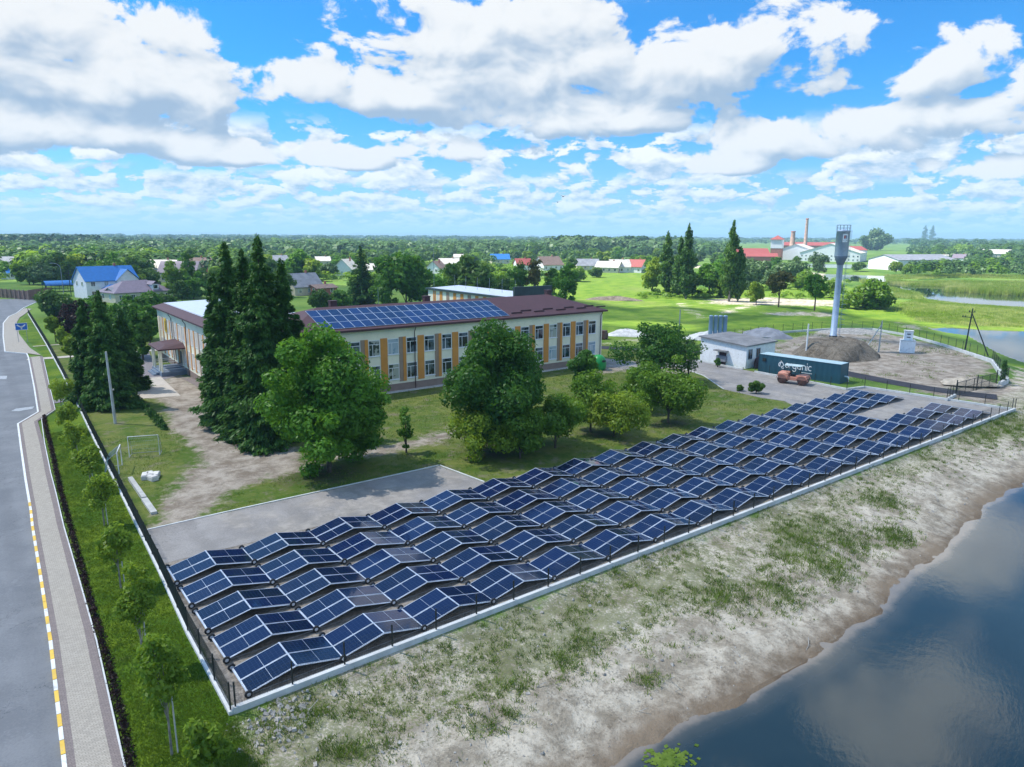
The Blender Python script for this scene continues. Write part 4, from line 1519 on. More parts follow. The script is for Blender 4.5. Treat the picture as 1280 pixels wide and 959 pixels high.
mb.build('emblem_plate', ['frame_white', 'sign_red', 'tower_dark'], tw)

# ------------------------------------------------------------------ shipping container with lettering
cn = empty('shipping_container', (95.0, 48.35, 0), R(4.5), 'long teal shipping container with white lettering beside the pump house', 'container')
CL, CWd, CHt = 12.19, 2.44, 2.75
mb = MB()
# corrugated long side towards -x, flat ends
nn = 64
prof = []
for i in range(nn + 1):
    y = CL * i / nn
    prof.append((0.0 if (i // 2) % 2 else 0.028, y))
for i in range(nn):
    (xa, ya), (xb, yb) = prof[i], prof[i + 1]
    mb.add([(xa, ya, .12), (xb, yb, .12), (xb, yb, CHt - .1), (xa, ya, CHt - .1)], [(0, 3, 2, 1)], 0)
mb.box(0.0, CWd, 0, 0.05, 0.12, CHt - 0.1)
mb.box(0.0, CWd, CL - .05, CL, 0.12, CHt - 0.1)
mb.box(CWd - .05, CWd, 0.05, CL - 0.05, 0.12, CHt - 0.1)
mb.box(-0.02, CWd + .02, -.02, CL + .02, 0, 0.14)
mb.box(-0.02, CWd + .02, -.02, CL + .02, CHt - 0.12, CHt - 0.04)
for (x, y) in ((0, 0), (CWd, 0), (0, CL), (CWd, CL)):
    mb.box(x - .04, x + .06 if x == 0 else x + .04, y - .04, y + .06 if y == 0 else y + .04, 0, CHt)
mb.build('body', 'container_teal', cn)
MB().box(0.02, CWd - .02, 0.02, CL - .02, CHt - 0.039, CHt).build('roof', 'container_top', cn)
mb = MB()
mb.tube([(1.4, -0.03, 0.9), (1.4, -0.45, 0.9), (1.4, -0.6, 0.75), (1.4, -0.6, 0.25)], 0.11, 8)
mb.build('pipe', 'frame_white', cn)
MB().box(-0.10, -0.02, CL - 1.1, CL - 0.6, 1.7, 2.2).build('junction_box', 'steel_dark', cn)


def arc(cx, cy, r, a0, a1, n=14, ry=None):
    ry = r if ry is None else ry
    return [(cx + r * math.cos(R(a0 + (a1 - a0) * i / n)), cy + ry * math.sin(R(a0 + (a1 - a0) * i / n))) for i in range(n + 1)]


def stroke(mb, pts, w, put, z=0.0):
    k = len(pts)
    L_, R_ = [], []
    for i, q in enumerate(pts):
        a = Vector(pts[max(0, i - 1)])
        b = Vector(pts[min(k - 1, i + 1)])
        d = (b - a).normalized()
        nn_ = Vector((-d.y, d.x)) * w / 2
        L_.append(Vector(q) + nn_)
        R_.append(Vector(q) - nn_)
    vs = [put(*v) for v in L_] + [put(*v) for v in R_]
    mb.add(vs, [(k + i, k + i + 1, i + 1, i) for i in range(k - 1)], 0)


# letters "organic" in round strokes; s runs to the reader's right, h is up
XH = 0.60
r_ = XH / 2
glyphs = []
s = 0.0
def O(cx): return [arc(cx, r_, r_ - .05, 0, 360, 22)]
adv = []
letters = [
    ('o', [arc(r_, r_, r_ - .05, 0, 360, 22)], XH + .10),
    ('r', [[(.06, 0), (.06, XH - .05)], arc(.06 + .22, XH - .27, .22, 180, 70, 8)], .42),
    ('g', [arc(r_, r_, r_ - .05, 0, 360, 22), [(XH - .05, XH - .02), (XH - .05, -.05)] , arc(r_, -.05, r_ - .05, 0, -160, 12)], XH + .12),
    ('a', [arc(r_, r_, r_ - .05, 0, 360, 22), [(XH - .05, XH - .02), (XH - .05, 0)]], XH + .14),
    ('n', [[(.06, 0), (.06, XH - .02)], arc(.06 + .22, XH - .27, .22, 180, 0, 12), [(.50, XH - .27), (.50, 0)]], .66),
    ('i', [[(.06, 0), (.06, XH - .02)], [(.06, XH + .14), (.06, XH + .26)]], .22),
    ('c', [arc(r_, r_, r_ - .05, 50, 310, 18)], XH),
]
mb = MB()
TOT = sum(a for _, _, a in letters)
Y_TEXT = 8.05                                            # where the word begins along the side, counted from the near end
put = lambda s_, h_: (-0.012, Y_TEXT - s_, 1.18 + h_)
s = 0.0
for ch, strokes, a in letters:
    for st in strokes:
        stroke(mb, [(s + q[0] * 1.0, q[1] * 1.25) for q in st], .115, put)
    s += a
stroke(mb, [(2.5, -.34), (4.1, -.34)], .08, put)         # small line under the word
# leaf-and-drop emblem before the word
stroke(mb, arc(-.62, .36, .36, -60, 235, 18) + [(-.62, .98), (-.36, .62)], .115, put)
stroke(mb, arc(-.36, .08, .22, 150, 330, 10), .10, put)
mb.build('lettering', 'frame_white', cn)

# ------------------------------------------------------------------ pump house
ph = empty('pump_house', (94.4, 63.0, 0), R(90), 'whitewashed brick pump house with flat felt roof and door canopy', 'building')
# local: x along the yard side (to the far left), -y towards the viewer's right side
PW, PD = 8.6, 7.7
mb = MB()
mb.add([(0, 0, 0), (PW, 0, 0), (PW, -PD, 0), (0, -PD, 0), (0, 0, 3.45), (PW, 0, 3.95), (PW, -PD, 4.0), (0, -PD, 3.55)],
       [(1, 0, 4, 5), (2, 1, 5, 6), (3, 2, 6, 7), (0, 3, 7, 4)])
mb.build('wall', 'whitewash', ph)
mb = MB()
vs = [(-.25, .35, 3.42), (PW + .25, .35, 3.98), (PW + .25, -PD - .3, 4.03), (-.25, -PD - .3, 3.54)]
mb.add(vs + [(a, b, c_ + .2) for a, b, c_ in vs], [(0, 1, 2, 3), (7, 6, 5, 4), (1, 0, 4, 5), (2, 1, 5, 6), (3, 2, 6, 7), (0, 3, 7, 4)])
mb.build('roof', 'felt_roof', ph)
MB().box(3.2, 5.4, 0.01, 1.0, 2.25, 2.4).build('door_canopy', 'felt_roof', ph)
MB().box(3.6, 4.9, 0.0, 0.05, 0.05, 2.0).build('door', 'roof_brown', ph)
MB().box(3.4, 5.2, 0.05, 0.45, 0.6, 1.5).build('meter_box', 'slate_roof', ph)
for x in (-1.0, -3.1):
    fr_ = MB()
    for (a, b, z0, z1) in ((x - .55, x + .55, 1.4, 1.47), (x - .55, x + .55, 2.9, 2.97), (x - .55, x - .48, 1.47, 2.9), (x + .48, x + .55, 1.47, 2.9), (x - .03, x + .03, 1.47, 2.9)):
        fr_.box(-0.05, 0.0, a, b, z0, z1)
    f_ = fr_.build('window', 'tank_blue', ph)
    MB().add([(-.02, x - .48, 1.47), (-.02, x + .48, 1.47), (-.02, x + .48, 2.9), (-.02, x - .48, 2.9)], [(0, 3, 2, 1)]).build('pane', 'glass_dark', f_)
MB().lathe([(0.62, 0), (0.62, 1.0), (0.5, 1.45), (0.25, 1.7), (0, 1.78)], 12).build('vent_hood', 'roof_brown', ph, (-0.75, -PD * .28, 0.0))

# steel tanks behind it
for k in range(4):
    q = gp(889.5 + 4.3 * k, 421)
    dd = Vector((102.4 + 0.62 * k, 75.8 - 0.52 * k, 0))
    tk = MB().lathe([(0.40, 0), (0.40, 0.1), (0.37, 0.12), (0.37, 6.4), (0.39, 6.45), (0.28, 6.6), (0, 6.65)], 16).build('storage_tank', 'tank_blue', None, dd)
    tag(tk, ['leftmost', 'second', 'third', 'rightmost'][k] + ' of four tall blue grey tanks behind the pump house', 'tank', 'tall tanks behind the pump house')

# ------------------------------------------------------------------ road roller
rl = empty('road_roller', (89.9, 52.3, 0.02), math.atan2(-3.3, 0.85), 'faded orange road roller with pale canopy parked before container', 'road roller')
# local x forward
mb = MB()
mb.box(-1.9, -0.55, -0.8, 0.8, 0.75, 1.45)
mb.box(0.55, 1.9, -0.8, 0.8, 0.75, 1.35)
mb.box(-0.7, 0.7, -0.62, 0.62, 0.55, 1.05)
mb.add([(-1.9, -.8, 1.45), (-.55, -.8, 1.45), (-.55, .8, 1.45), (-1.9, .8, 1.45), (-1.8, -.65, 1.6), (-.75, -.65, 1.62), (-.75, .65, 1.62), (-1.8, .65, 1.6)], [(0, 1, 5, 4), (1, 2, 6, 5), (2, 3, 7, 6), (3, 0, 4, 7), (4, 5, 6, 7)])
mb.build('body', 'roller_orange', rl, bevel=0.05)
for x in (-1.35, 1.35):
    mb = MB()
    pr_ = [(0.0, -.78), (0.58, -.78), (0.62, -.74), (0.62, .74), (0.58, .78), (0.0, .78)]
    n = 22
    vs = [(r * math.cos(2 * math.pi * j / n), a, r * math.sin(2 * math.pi * j / n)) for (r, a) in pr_ for j in range(n)]
    mb.add(vs, [(i * n + j, (i + 1) * n + j, (i + 1) * n + (j + 1) % n, i * n + (j + 1) % n) for i in range(5) for j in range(n)], 0, True)
    mb.build('drum', 'roller_dark', rl, (x, 0, 0.62))
mb = MB()
for x in (-1.35, 1.35):
    for s_ in (-1, 1):
        pts = [(x + .78 * math.cos(a), s_ * .86, .62 + .78 * math.sin(a)) for a in np.linspace(R(10), R(170), 9)]
        for i in range(8):
            (xa, ya, za), (xb, yb, zb) = pts[i], pts[i + 1]
            mb.add([(xa, ya - .07, za), (xb, yb - .07, zb), (xb, yb + .07, zb), (xa, ya + .07, za), (xa * 1.0, ya - .07, za - .12), (xb, yb - .07, zb - .12), (xb, yb + .07, zb - .12), (xa, ya + .07, za - .12)], [(0, 1, 2, 3), (0, 4, 5, 1), (3, 2, 6, 7), (4, 7, 6, 5)])
mb.build('fender', 'roller_orange', rl)
mb = MB()
for x in (-0.75, 0.75):
    for y in (-.65, .65):
        mb.tube([(x, y, 1.2), (x, y, 2.55)], 0.035, 5)
mb.build('canopy_post', 'steel_dark', rl)
MB().box(-1.15, 1.15, -.85, .85, 2.55, 2.62).build('canopy', 'roller_canopy', rl, bevel=0.02)
MB().box(-.35, .15, -.3, .3, 1.05, 1.35).box(-.4, -.3, -.3, .3, 1.35, 1.85).build('seat', 'steel_dark', rl)
MB().tube([(0.35, 0, 1.05), (0.25, 0, 1.6)], 0.03, 5).lathe([(0.2, 0), (0.2, .03), (0, .04)], 12, 0, (0.24, 0, 1.6)).build('steering_wheel', 'steel_dark', rl)

# ------------------------------------------------------------------ well head, poles, signs and small things
wl = empty('brick_kiosk', (131.9, 55.6, 0), R(28), 'white brick kiosk in two steps on the bare yard', 'kiosk')
MB().box(-1.15, 1.15, -1.15, 1.15, 0, 2.1).build('base', 'whitewash', wl)
MB().box(-.68, .68, -.68, .68, 2.1, 3.75).build('upper_storey', 'whitewash', wl)
MB().box(-.76, .76, -.76, .76, 3.75, 3.87).box(-1.2, 1.2, -1.2, 1.2, 2.101, 2.18).build('coping', 'concrete_pale', wl)
mb = MB()
for (x, y) in ((-.69, 0), (0, -.69)):
    for z in (2.65, 3.2):
        mb.box(x - (.02 if x else .28), x + (.02 if x else .28), y - (.02 if y else .28), y + (.02 if y else .28), z, z + .16)
mb.build('vent_grille', 'steel_dark', wl)

pl = empty('concrete_pole', (11.5, 84.2, 0), 0, 'weathered concrete pole on the grass before the left spruces', 'pole')
MB().tube([(0, 0, 0), (-.12, 0.1, 7.8)], 0.16, 8, r2=0.10).build('shaft', 'concrete_pole', pl)
MB().tube([(-.1, .1, 3.6), (.25, .1, 3.7)], 0.1, 6).build('bracket', 'concrete', pl)
pl = empty('concrete_pole', (112.6, 63.6, 0), 0, 'slim white pole with small arm rising behind the container', 'pole')
MB().tube([(0, 0, 0), (0, 0, 5.6)], 0.15, 8, r2=0.12).build('shaft', 'frame_white', pl)
MB().box(-.5, .1, -.04, .04, 4.1, 4.2).build('bracket', 'concrete_pole', pl)
pl = empty('concrete_pole', (127.9, 58.6, 0), 0, 'braced concrete pole leaning beside the white brick kiosk', 'pole')
MB().tube([(0, 0, 0), (.1, 0, 5.6)], 0.13, 8, r2=0.09).build('shaft', 'concrete_pole', pl)
MB().tube([(-2.4, 1.5, 0), (0, 0, 4.9)], 0.10, 8, r2=0.08).build('brace', 'concrete_pole', pl)
pl = empty('concrete_pole', (92.3, 74.5, 0), 0, 'plain grey pole at the left end of the pump house yard', 'pole')
MB().tube([(0, 0, 0), (.05, 0, 8.3)], 0.12, 8, r2=0.08).build('shaft', 'steel_grey', pl)
pb = gp(1206, 438)
pl = empty('utility_pole', (pb.x, pb.y, -0.2), math.atan2(-pb.y, -pb.x) + R(90), 'dark wooden power pole with slanting brace beside the pond', 'utility pole')
MB().tube([(0, 0, 0), (0.35, 0, 7.6)], 0.13, 8, r2=0.10).build('shaft', 'steel_dark', pl)
MB().tube([(3.6, -1.5, -.3), (0.35, 0, 6.9)], 0.11, 8, r2=0.09).build('brace', 'steel_dark', pl)
MB().box(-1.1, 0.5, -.06, .06, 6.15, 6.27).box(-.2, .8, -.06, .06, 7.1, 7.2).build('crossarm', 'steel_dark', pl)
mb = MB()
for (x, z) in ((-1.0, 6.27), (-.6, 6.27), (-.1, 7.2), (.7, 7.2), (.35, 7.6)):
    mb.lathe([(0.07, 0), (0.09, .1), (0.05, .25), (0, .27)], 8, 0, (x, 0, z))
mb.build('insulator', 'steel_dark', pl)
lp = gp(80, 371)
pl = empty('street_lamp', (lp.x, lp.y, 0), math.atan2(lp.y, lp.x) + R(90), 'curved grey street lamp standing before the blue carport roof', 'street lamp')
MB().tube([(0, 0, 0), (0, 0, 8.6), (0.15, 0, 9.6), (0.9, 0, 10.4), (2.0, 0, 10.6)], 0.10, 8, r2=0.06).build('shaft', 'steel_grey', pl)
MB().box(1.9, 2.7, -.13, .13, 10.5, 10.68).build('lamp_head', 'steel_grey', pl)
MB().tube([(-2, 0, 0), (-2, 0, 8.2)], .11, 6).box(-3.2, -.8, -.06, .06, 7.2, 7.35).box(-3.0, -1.0, -.06, .06, 6.2, 6.35).build('crossarm_post', 'steel_dark', pl)
lp = gp(237, 362)
pl = empty('utility_pole', (lp.x, lp.y, 0), 0, 'pale pole between dark trees behind the school wing', 'utility pole')
MB().tube([(0, 0, 0), (0, 0, 9.0)], 0.15, 6, r2=0.1).build('shaft', 'concrete_pole', pl)

# blue direction sign on two legs
p0, p1 = gp(25.5, 428), gp(33, 428)
sg = empty('road_sign', tuple((p0 + p1) / 2), 0, 'blue rectangular road sign with white branching arrow on verge', 'road sign')
mb = MB().box(-.95, .95, -.03, .03, 2.3, 3.6, 0)
arw = [[(0, 2.45), (0, 3.05)], [(0, 2.8), (-.5, 3.15), (-.62, 3.3)], [(0, 2.8), (.5, 3.15), (.62, 3.3)]]
for st in arw:
    stroke2 = MB()
    k = len(st)
    for i in range(k - 1):
        a, b = Vector(st[i]), Vector(st[i + 1])
        d = (b - a).normalized()
        nn_ = Vector((-d.y, d.x)) * .11
        q = [a - nn_, b - nn_, b + nn_, a + nn_]
        mb.add([(v.x, -.036, v.y) for v in q], [(0, 1, 2, 3)], 1)
for (x0, x1, z0, z1) in ((-.95, .95, 2.3, 2.36), (-.95, .95, 3.54, 3.6), (-.95, -.89, 2.36, 3.54), (.89, .95, 2.36, 3.54)):
    mb.box(x0, x1, -.036, -.031, z0, z1, 1)
mb.build('sign_plate', ['sign_blue', 'frame_white'], sg)
for x in (-.7, .7):
    MB().tube([(x, 0.05, 0), (x, 0.05, 2.5)], 0.04, 6).build('post', 'steel_grey', sg)

# two small football goals back to back
def goal(px_, py_, rz, label):
    q = gp(px_, py_)
    g_ = empty('football_goal', tuple(q), rz, label, 'goal')
    MB().tube([(-1.25, 0, 0), (-1.25, 0, 1.9), (1.25, 0, 1.9), (1.25, 0, 0)], 0.045, 6).build('goal_frame', 'frame_white', g_)
    mb = MB()
    for x in (-1.25, 1.25):
        mb.tube([(x, 0, 1.9), (x, .9, 1.2), (x, 1.1, 0), (x, 0, 0.03)], 0.025, 5)
    mb.tube([(-1.25, 1.1, 0.03), (1.25, 1.1, 0.03)], 0.025, 5)
    mb.build('rear_stay', 'steel_grey', g_)
    mb = MB()
    for x in np.linspace(-1.2, 1.2, 17):
        mb.tube([(x, 0, 1.9), (x, .9, 1.2), (x, 1.1, 0)], 0.006, 3, cap=False)
    for (y, z) in ((.4, 1.6), (.9, 1.2), (.98, .8), (1.05, .4)):
        mb.tube([(-1.25, y, z), (1.25, y, z)], 0.006, 3, cap=False)
    mb.build('net', 'net_blue', g_)
goal(151, 587, R(75), 'small white football goal close to the fence')
goal(181, 570, R(-20), 'pale blue football goal further from the fence')
# long concrete beam and pile of white blocks on the grass
a, b = gp(163, 600), gp(193, 643)
d = (b - a)
bm_ = MB().box(0, d.length * .62, -.17, .17, 0, .28).box(d.length * .62 + .02, d.length, -.22, .20, 0, .2).build('concrete_beam', 'concrete', None, tuple(a), (0, 0, math.atan2(d.y, d.x)))
tag(bm_, 'long grey concrete beam lying on grass by the fence', 'beam')
for i, (px_, py_, rz) in enumerate(((182, 598, .3), (188, 596.5, .5), (195, 597, .2), (190, 600, .9))):
    q = gp(px_, py_)
    bl = MB().box(-.55, .55, -.28, .28, 0, .35).box(-.5, .5, -.24, .24, .35, .42).build('white_block', 'rubble_white', None, tuple(q), (0, 0, rz + 1.0), bevel=.03)
    tag(bl, ['white block at the left of the small pile near the goal', 'white block at the back of the small pile near the goal', 'white block at the right of the small pile near the goal', 'white block lying in front of the small pile near the goal'][i], 'block', 'white blocks piled on the grass')
q = gp(347, 555)
tag(MB().box(-.8, .8, -.4, .4, 0, .25).box(-.5, .7, -.3, .3, .25, .4).build('white_slabs', 'rubble_white', None, tuple(q), (0, 0, .6), bevel=.03), 'small heap of white slabs under the spruces', 'slabs')
q = gp(748, 462)
gb = empty('recycling_bin', tuple(q), 0, 'round bright green recycling bin at the school corner', 'bin')
MB().lathe([(0.95, 0), (1.15, .3), (1.2, 1.0), (1.0, 1.75), (.55, 2.2), (0, 2.35)], 20).build('shell', 'plastic_green', gb)
MB().box(-.3, .3, -1.22, -1.05, 1.3, 1.6).build('slot', 'steel_dark', gb)


def heap(name, px_, py_, r, h, mat, label, cat, sx=1.0):
    q = gp(px_, py_)
    mb = MB()
    n = 18
    vs = []
    rg = [(1, 0), (.88, .22), (.7, .5), (.5, .75), (.3, .92), (.12, .99), (.02, 1)]
    for (k, z) in rg:
        for j in range(n):
            a_ = 2 * math.pi * j / n
            rr = r * k * (1 + .15 * math.sin(3 * a_ + r) + random.uniform(-.08, .08))
            vs.append((rr * math.cos(a_) * sx, rr * math.sin(a_), h * z * random.uniform(.82, 1.12)))
    mb.add(vs, [(i * n + j, i * n + (j + 1) % n, (i + 1) * n + (j + 1) % n, (i + 1) * n + j) for i in range(len(rg) - 1) for j in range(n)], 0, False)
    o_ = mb.build(name, mat, None, (q.x, q.y, -0.03), (0, 0, -.9))
    return tag(o_, label, cat)


heap('rubble_heap', 784, 419, 3.0, 1.3, 'rubble_white', 'white gravel heap on grass right of the school', 'heap', 1.5)
heap('rubble_heap', 895, 424, 4.0, 1.6, 'rubble_white', 'pale rubble heap at the left of the blue grey tanks', 'heap', 1.5)
heap('rubble_heap', 668, 373, 1.0, .2, 'stone', 'flat grey stones by the dirt road', 'heap') if False else None
heap('rubble_heap', 768, 375, 3.6, 1.2, 'heap_earth', 'dark earth bank across the green meadow', 'heap', 2.6)
heap('sand_pile', 1210, 479, 2.3, .8, 'sand_heap', 'low pale sand pile inside the bare yard', 'heap', 1.7)
heap('rubble_heap', 1065, 416, 3.2, 1.0, 'stone', 'grey stone heap right of the tower foot', 'heap', 2.2)
heap('rubble_heap', 957, 421, 4.0, 1.8, 'slate_roof', 'grey gravel heap behind the pump house roof', 'heap', 1.3)
q = gp(754, 424)
tag(MB().box(-1.1, 1.1, -.6, .6, .2, 1.2).box(-.7, .9, -.5, .5, 1.2, 1.7).tube([(-.7, -.62, .3), (-.7, .62, .3)], .3, 10).tube([(.7, -.62, .3), (.7, .62, .3)], .3, 10).build('garden_trailer', 'roller_dark', None, tuple(q), (0, 0, .4)), 'dark red trailer standing behind the school corner', 'trailer')

# birds
for i, (px_, py_) in enumerate(((697, 253), (704, 246))):
    d = ray(px_, py_).normalized() * 210
    b_ = empty('bird', (d.x, d.y, CAMZ + d.z), R(30 + 50 * i), ['lower', 'upper'][i] + ' of two dark birds flying in the sky', 'bird', 'birds in flight')
    mb = MB()
    mb.tube([(-.45, 0, 0), (-.2, 0, .05), (.1, 0, .05), (.35, 0, .02), (.45, 0, 0)], [.03, .10, .12, .08, .02], 8)
    mb.add([(.15, 0, .06), (-.15, 0, .06), (-.1, .6, .35), (.12, .6, .37), (-.2, 1.15, .12), (-.1, 1.15, .13)], [(0, 3, 2, 1), (2, 3, 5, 4)])
    mb.add([(.15, 0, .06), (-.15, 0, .06), (-.1, -.6, .35), (.12, -.6, .37), (-.2, -1.15, .12), (-.1, -1.15, .13)], [(0, 1, 2, 3), (2, 4, 5, 3)])
    mb.build('body', 'bird_black', b_)

# loose stones at the corner of the fence
mb = MB()
for i in range(170):
    c0 = Vector((8.6 + random.gauss(0, 1.1), 26.9 + random.gauss(0, .75)))
    if c0.y > 28.0:
        continue
    s_ = random.uniform(.03, .13)
    z = float(ground_z(np.array([[c0.x, c0.y]]))[0])
    M_ = Matrix.Translation((c0.x, c0.y, z)) @ Euler((random.random(), random.random(), random.random() * 6)).to_matrix().to_4x4()
    mb.box(-s_, s_, -s_ * .7, s_ * .7, -s_ * .3, s_ * .6, 0, M_)
tag(mb.build('rubble', 'stone'), kind='stuff')
# ------------------------------------------------------------------ vegetation builders
def leaf_mesh(name, pts, nrm, size, mat, aspect=0.55, up=None, rng=RNG, jit=0.55):
    """diamond leaves; size may be an array"""
    n = len(pts)
    nrm = nrm + rng.normal(0, jit, (n, 3))
    nrm /= np.linalg.norm(nrm, axis=1, keepdims=True) + 1e-9
    t = rng.normal(0, 1, (n, 3)) if up is None else up + rng.normal(0, 0.25, (n, 3))
    t -= nrm * np.sum(t * nrm, 1, keepdims=True)
    t /= np.linalg.norm(t, axis=1, keepdims=True) + 1e-9
    b = np.cross(nrm, t)
    s = (np.ones(n) * size)[:, None] * rng.uniform(0.6, 1.35, (n, 1))
    V = np.stack([pts - t * s, pts + b * s * aspect, pts + t * s, pts - b * s * aspect], 1).reshape(-1, 3)
    return mesh_np(name, V, np.arange(n * 4).reshape(n, 4), mat)


def lobes_points(lobes, n, rng=RNG, shell=(0.55, 1.05)):
    L = np.array(lobes)
    w = (L[:, 3] * L[:, 4] + L[:, 4] * L[:, 5] + L[:, 3] * L[:, 5])
    k = rng.choice(len(L), n, p=w / w.sum())
    d = rng.normal(0, 1, (n, 3))
    d /= np.linalg.norm(d, axis=1, keepdims=True)
    r = rng.uniform(shell[0] ** 2, shell[1] ** 2, (n, 1)) ** 0.5
    pts = L[k, :3] + d * L[k, 3:6] * r
    # drop leaves buried deep in a neighbouring lobe
    keep = np.ones(n, bool)
    for l in L:
        q = (pts - l[:3]) / l[3:6]
        keep &= np.sum(q * q, 1) > 0.24
    return pts[keep], d[keep]


def broad_lobes(h, r, z0, k, rng=RNG, spread=1.0, flat=1.0):
    out = []
    zc, hz = (z0 + h) / 2, (h - z0) / 2
    for i in range(k):
        d = rng.normal(0, 1, 3)
        d /= np.linalg.norm(d)
        lr = r * (rng.uniform(0.12, 0.34) if k > 25 else rng.uniform(0.17, 0.42))
        q = min(1.02, rng.uniform(0.45, 0.80) + max(0, .30 - lr / r) * 1.5) * spread
        tz = d[2] * q
        aa_ = math.atan2(d[1], d[0])
        q *= 1 + 0.20 * math.sin(2 * aa_ + h) + 0.14 * math.sin(3 * aa_ + 5 * r + 3 * d[2])
        tz = d[2] * min(q, 1.0)
        taper = 1.0 - 0.25 * max(0, tz)
        out.append((d[0] * r * q * taper, d[1] * r * q * taper, zc + hz * tz * 0.95, lr, lr, lr * 0.8 * flat))
    out.append((0, 0, zc, r * .5, r * .5, hz * .6))
    return out


def trunk_mesh(h, r, lobes, z0, mat='bark', n=7, limbs=7, lean=(0, 0)):
    mb = MB()
    top = (lean[0], lean[1], z0 + (h - z0) * 0.55)
    mb.tube([(0, 0, -0.1), (lean[0] * .3, lean[1] * .3, z0 * 0.6), (lean[0] * .7, lean[1] * .7, z0 + (h - z0) * .2), top], [r * 1.25, r, r * .75, r * .25], n)
    for l in list(lobes)[:limbs]:
        za = z0 * 0.8 + (h - z0) * random.uniform(0, .25)
        mb.tube([(lean[0] * .4, lean[1] * .4, za), (l[0] * .45, l[1] * .45, za + (l[2] - za) * .6), (l[0] * .9, l[1] * .9, l[2])], [r * .45, r * .3, r * .1], 5)
    return mb


def broadleaf(name, h, r, z0, n, leaf, mat, k=22, label=None, group=None, bark='bark', tr=None, loc=(0, 0, 0), seed=1, flat=1.0, spread=1.0, cat='tree', shell=(0.45, 1.14)):
    rng = np.random.default_rng(seed)
    random.seed(seed)
    root = empty(name, loc, 0, label, cat, group)
    L = broad_lobes(h, r, z0, k, rng, spread, flat)
    pts, nr = lobes_points(L, n, rng, shell)
    link('crown', leaf_mesh('crown', pts, nr + np.array([0, 0, .35]), leaf, mat, rng=rng), root)
    trunk_mesh(h, tr or max(.08, h * 0.018), L, z0, bark).build('trunk', bark, root)
    return root


def spruce(name, h, r, n, label=None, group=None, loc=(0, 0, 0), seed=1, z0=0.4, mat='leaf_spruce', size=0.34, tr=None, dens=1.0):
    rng = np.random.default_rng(seed)
    root = empty(name, loc, 0, label, 'tree', group)
    levels = int(h / 0.30)
    P_, N_, U_, S_ = [], [], [], []
    mbk = MB()
    mbk.tube([(0, 0, -0.1), (0, 0, h * .5), (0, 0, h)], [tr or h * .014, h * .009, .02], 7)
    lv = []
    for i in range(levels):
        z = z0 + (h - z0 - 0.1) * (i + rng.uniform(-.3, .3)) / levels
        f = max(0.02, 1 - (z - z0) / (h - z0))
        nb = max(3, int(5 + 5 * f))
        for j in range(nb):
            a_ = rng.uniform(0, 2 * math.pi)
            lob = 0.86 + 0.16 * math.sin(2 * a_ + seed) + 0.13 * math.sin(3 * a_ + z * 0.9 + seed * 2) + 0.10 * math.sin(z * 1.7 + seed)
            lv.append((z, f, a_, r * (f ** (0.72 + 0.04 * (seed % 5))) * lob * rng.uniform(.62, 1.15) + 0.12))
    tot = sum(l[3] for l in lv)
    for (z, f, a, L) in lv:
        m_ = max(4, int(n * L / tot))
        s = rng.uniform(0.04, 1.0, m_) ** 0.75
        droop = -0.30 * L * s ** 1.3 + 0.16 * L * s ** 4
        w = 0.34 * L * (1 - s * 0.72) * rng.normal(0, .75, m_)
        ca, sa = math.cos(a), math.sin(a)
        x = L * s * ca - w * sa
        y = L * s * sa + w * ca
        zz = z + droop - np.abs(w) * 0.35 + rng.normal(0, .12, m_)
        P_.append(np.column_stack([x, y, zz]))
        N_.append(np.tile([ca * .45, sa * .45, 0.9], (m_, 1)))
        U_.append(np.tile([ca, sa, -0.45], (m_, 1)))
        S_.append(np.full(m_, size * (0.65 + 0.5 * f)))
        if L > 0.8:
            mbk.tube([(0, 0, z), (L * .8 * ca, L * .8 * sa, z - .2 * L)], [.035, .012], 3, cap=False)
    me_ = leaf_mesh('crown', np.concatenate(P_), np.concatenate(N_), np.concatenate(S_), mat, 0.34, np.concatenate(U_), rng)
    link('crown', me_, root)
    mbk.build('trunk', 'bark', root)
    return root


def poplar(name, h, r, n, label, group, loc, seed, mat='leaf_poplar', leaf=0.42):
    rng = np.random.default_rng(seed)
    random.seed(seed)
    root = empty(name, loc, 0, label, 'tree', group)
    L = []
    k = 34
    for i in range(k):
        f = (i + .5) / k
        z = h * (0.08 + 0.90 * f)
        rr = r * (min(1, f * 4 + .35)) * (1 - max(0, f - .55) / .45) ** .7
        a = rng.uniform(0, 6.28)
        q = rng.uniform(.1, .65)
        L.append((rr * q * math.cos(a), rr * q * math.sin(a), z, rr * .5 + .2, rr * .5 + .2, h * .055))
    pts, nr = lobes_points(L, n, rng, (.5, 1.1))
    up = np.tile([0, 0, 1.0], (len(pts), 1))
    link('crown', leaf_mesh('crown', pts, nr, leaf, mat, .5, up, rng), root)
    MB().tube([(0, 0, -.1), (0, 0, h * .5), (0, 0, h * .9)], [h * .016, h * .01, .03], 7).build('trunk', 'bark_pale', root)
    return root


def pxdims(base, top, hw=None):
    q = gp(*base)
    h = height_at(q, top)
    d = (q - Vector((0, 0, CAMZ))).dot(FW)
    return q, h, (hw or 0) * d / F


def T(base, top, hw, z0f, n, leaf, mat, name, label, seed, group=None, k=22, **kw):
    q, h, r = pxdims(base, top, hw)
    return broadleaf(name, h, r, h * z0f, n, leaf, mat, k, label, group, loc=(q.x, q.y, 0), seed=seed, **kw)


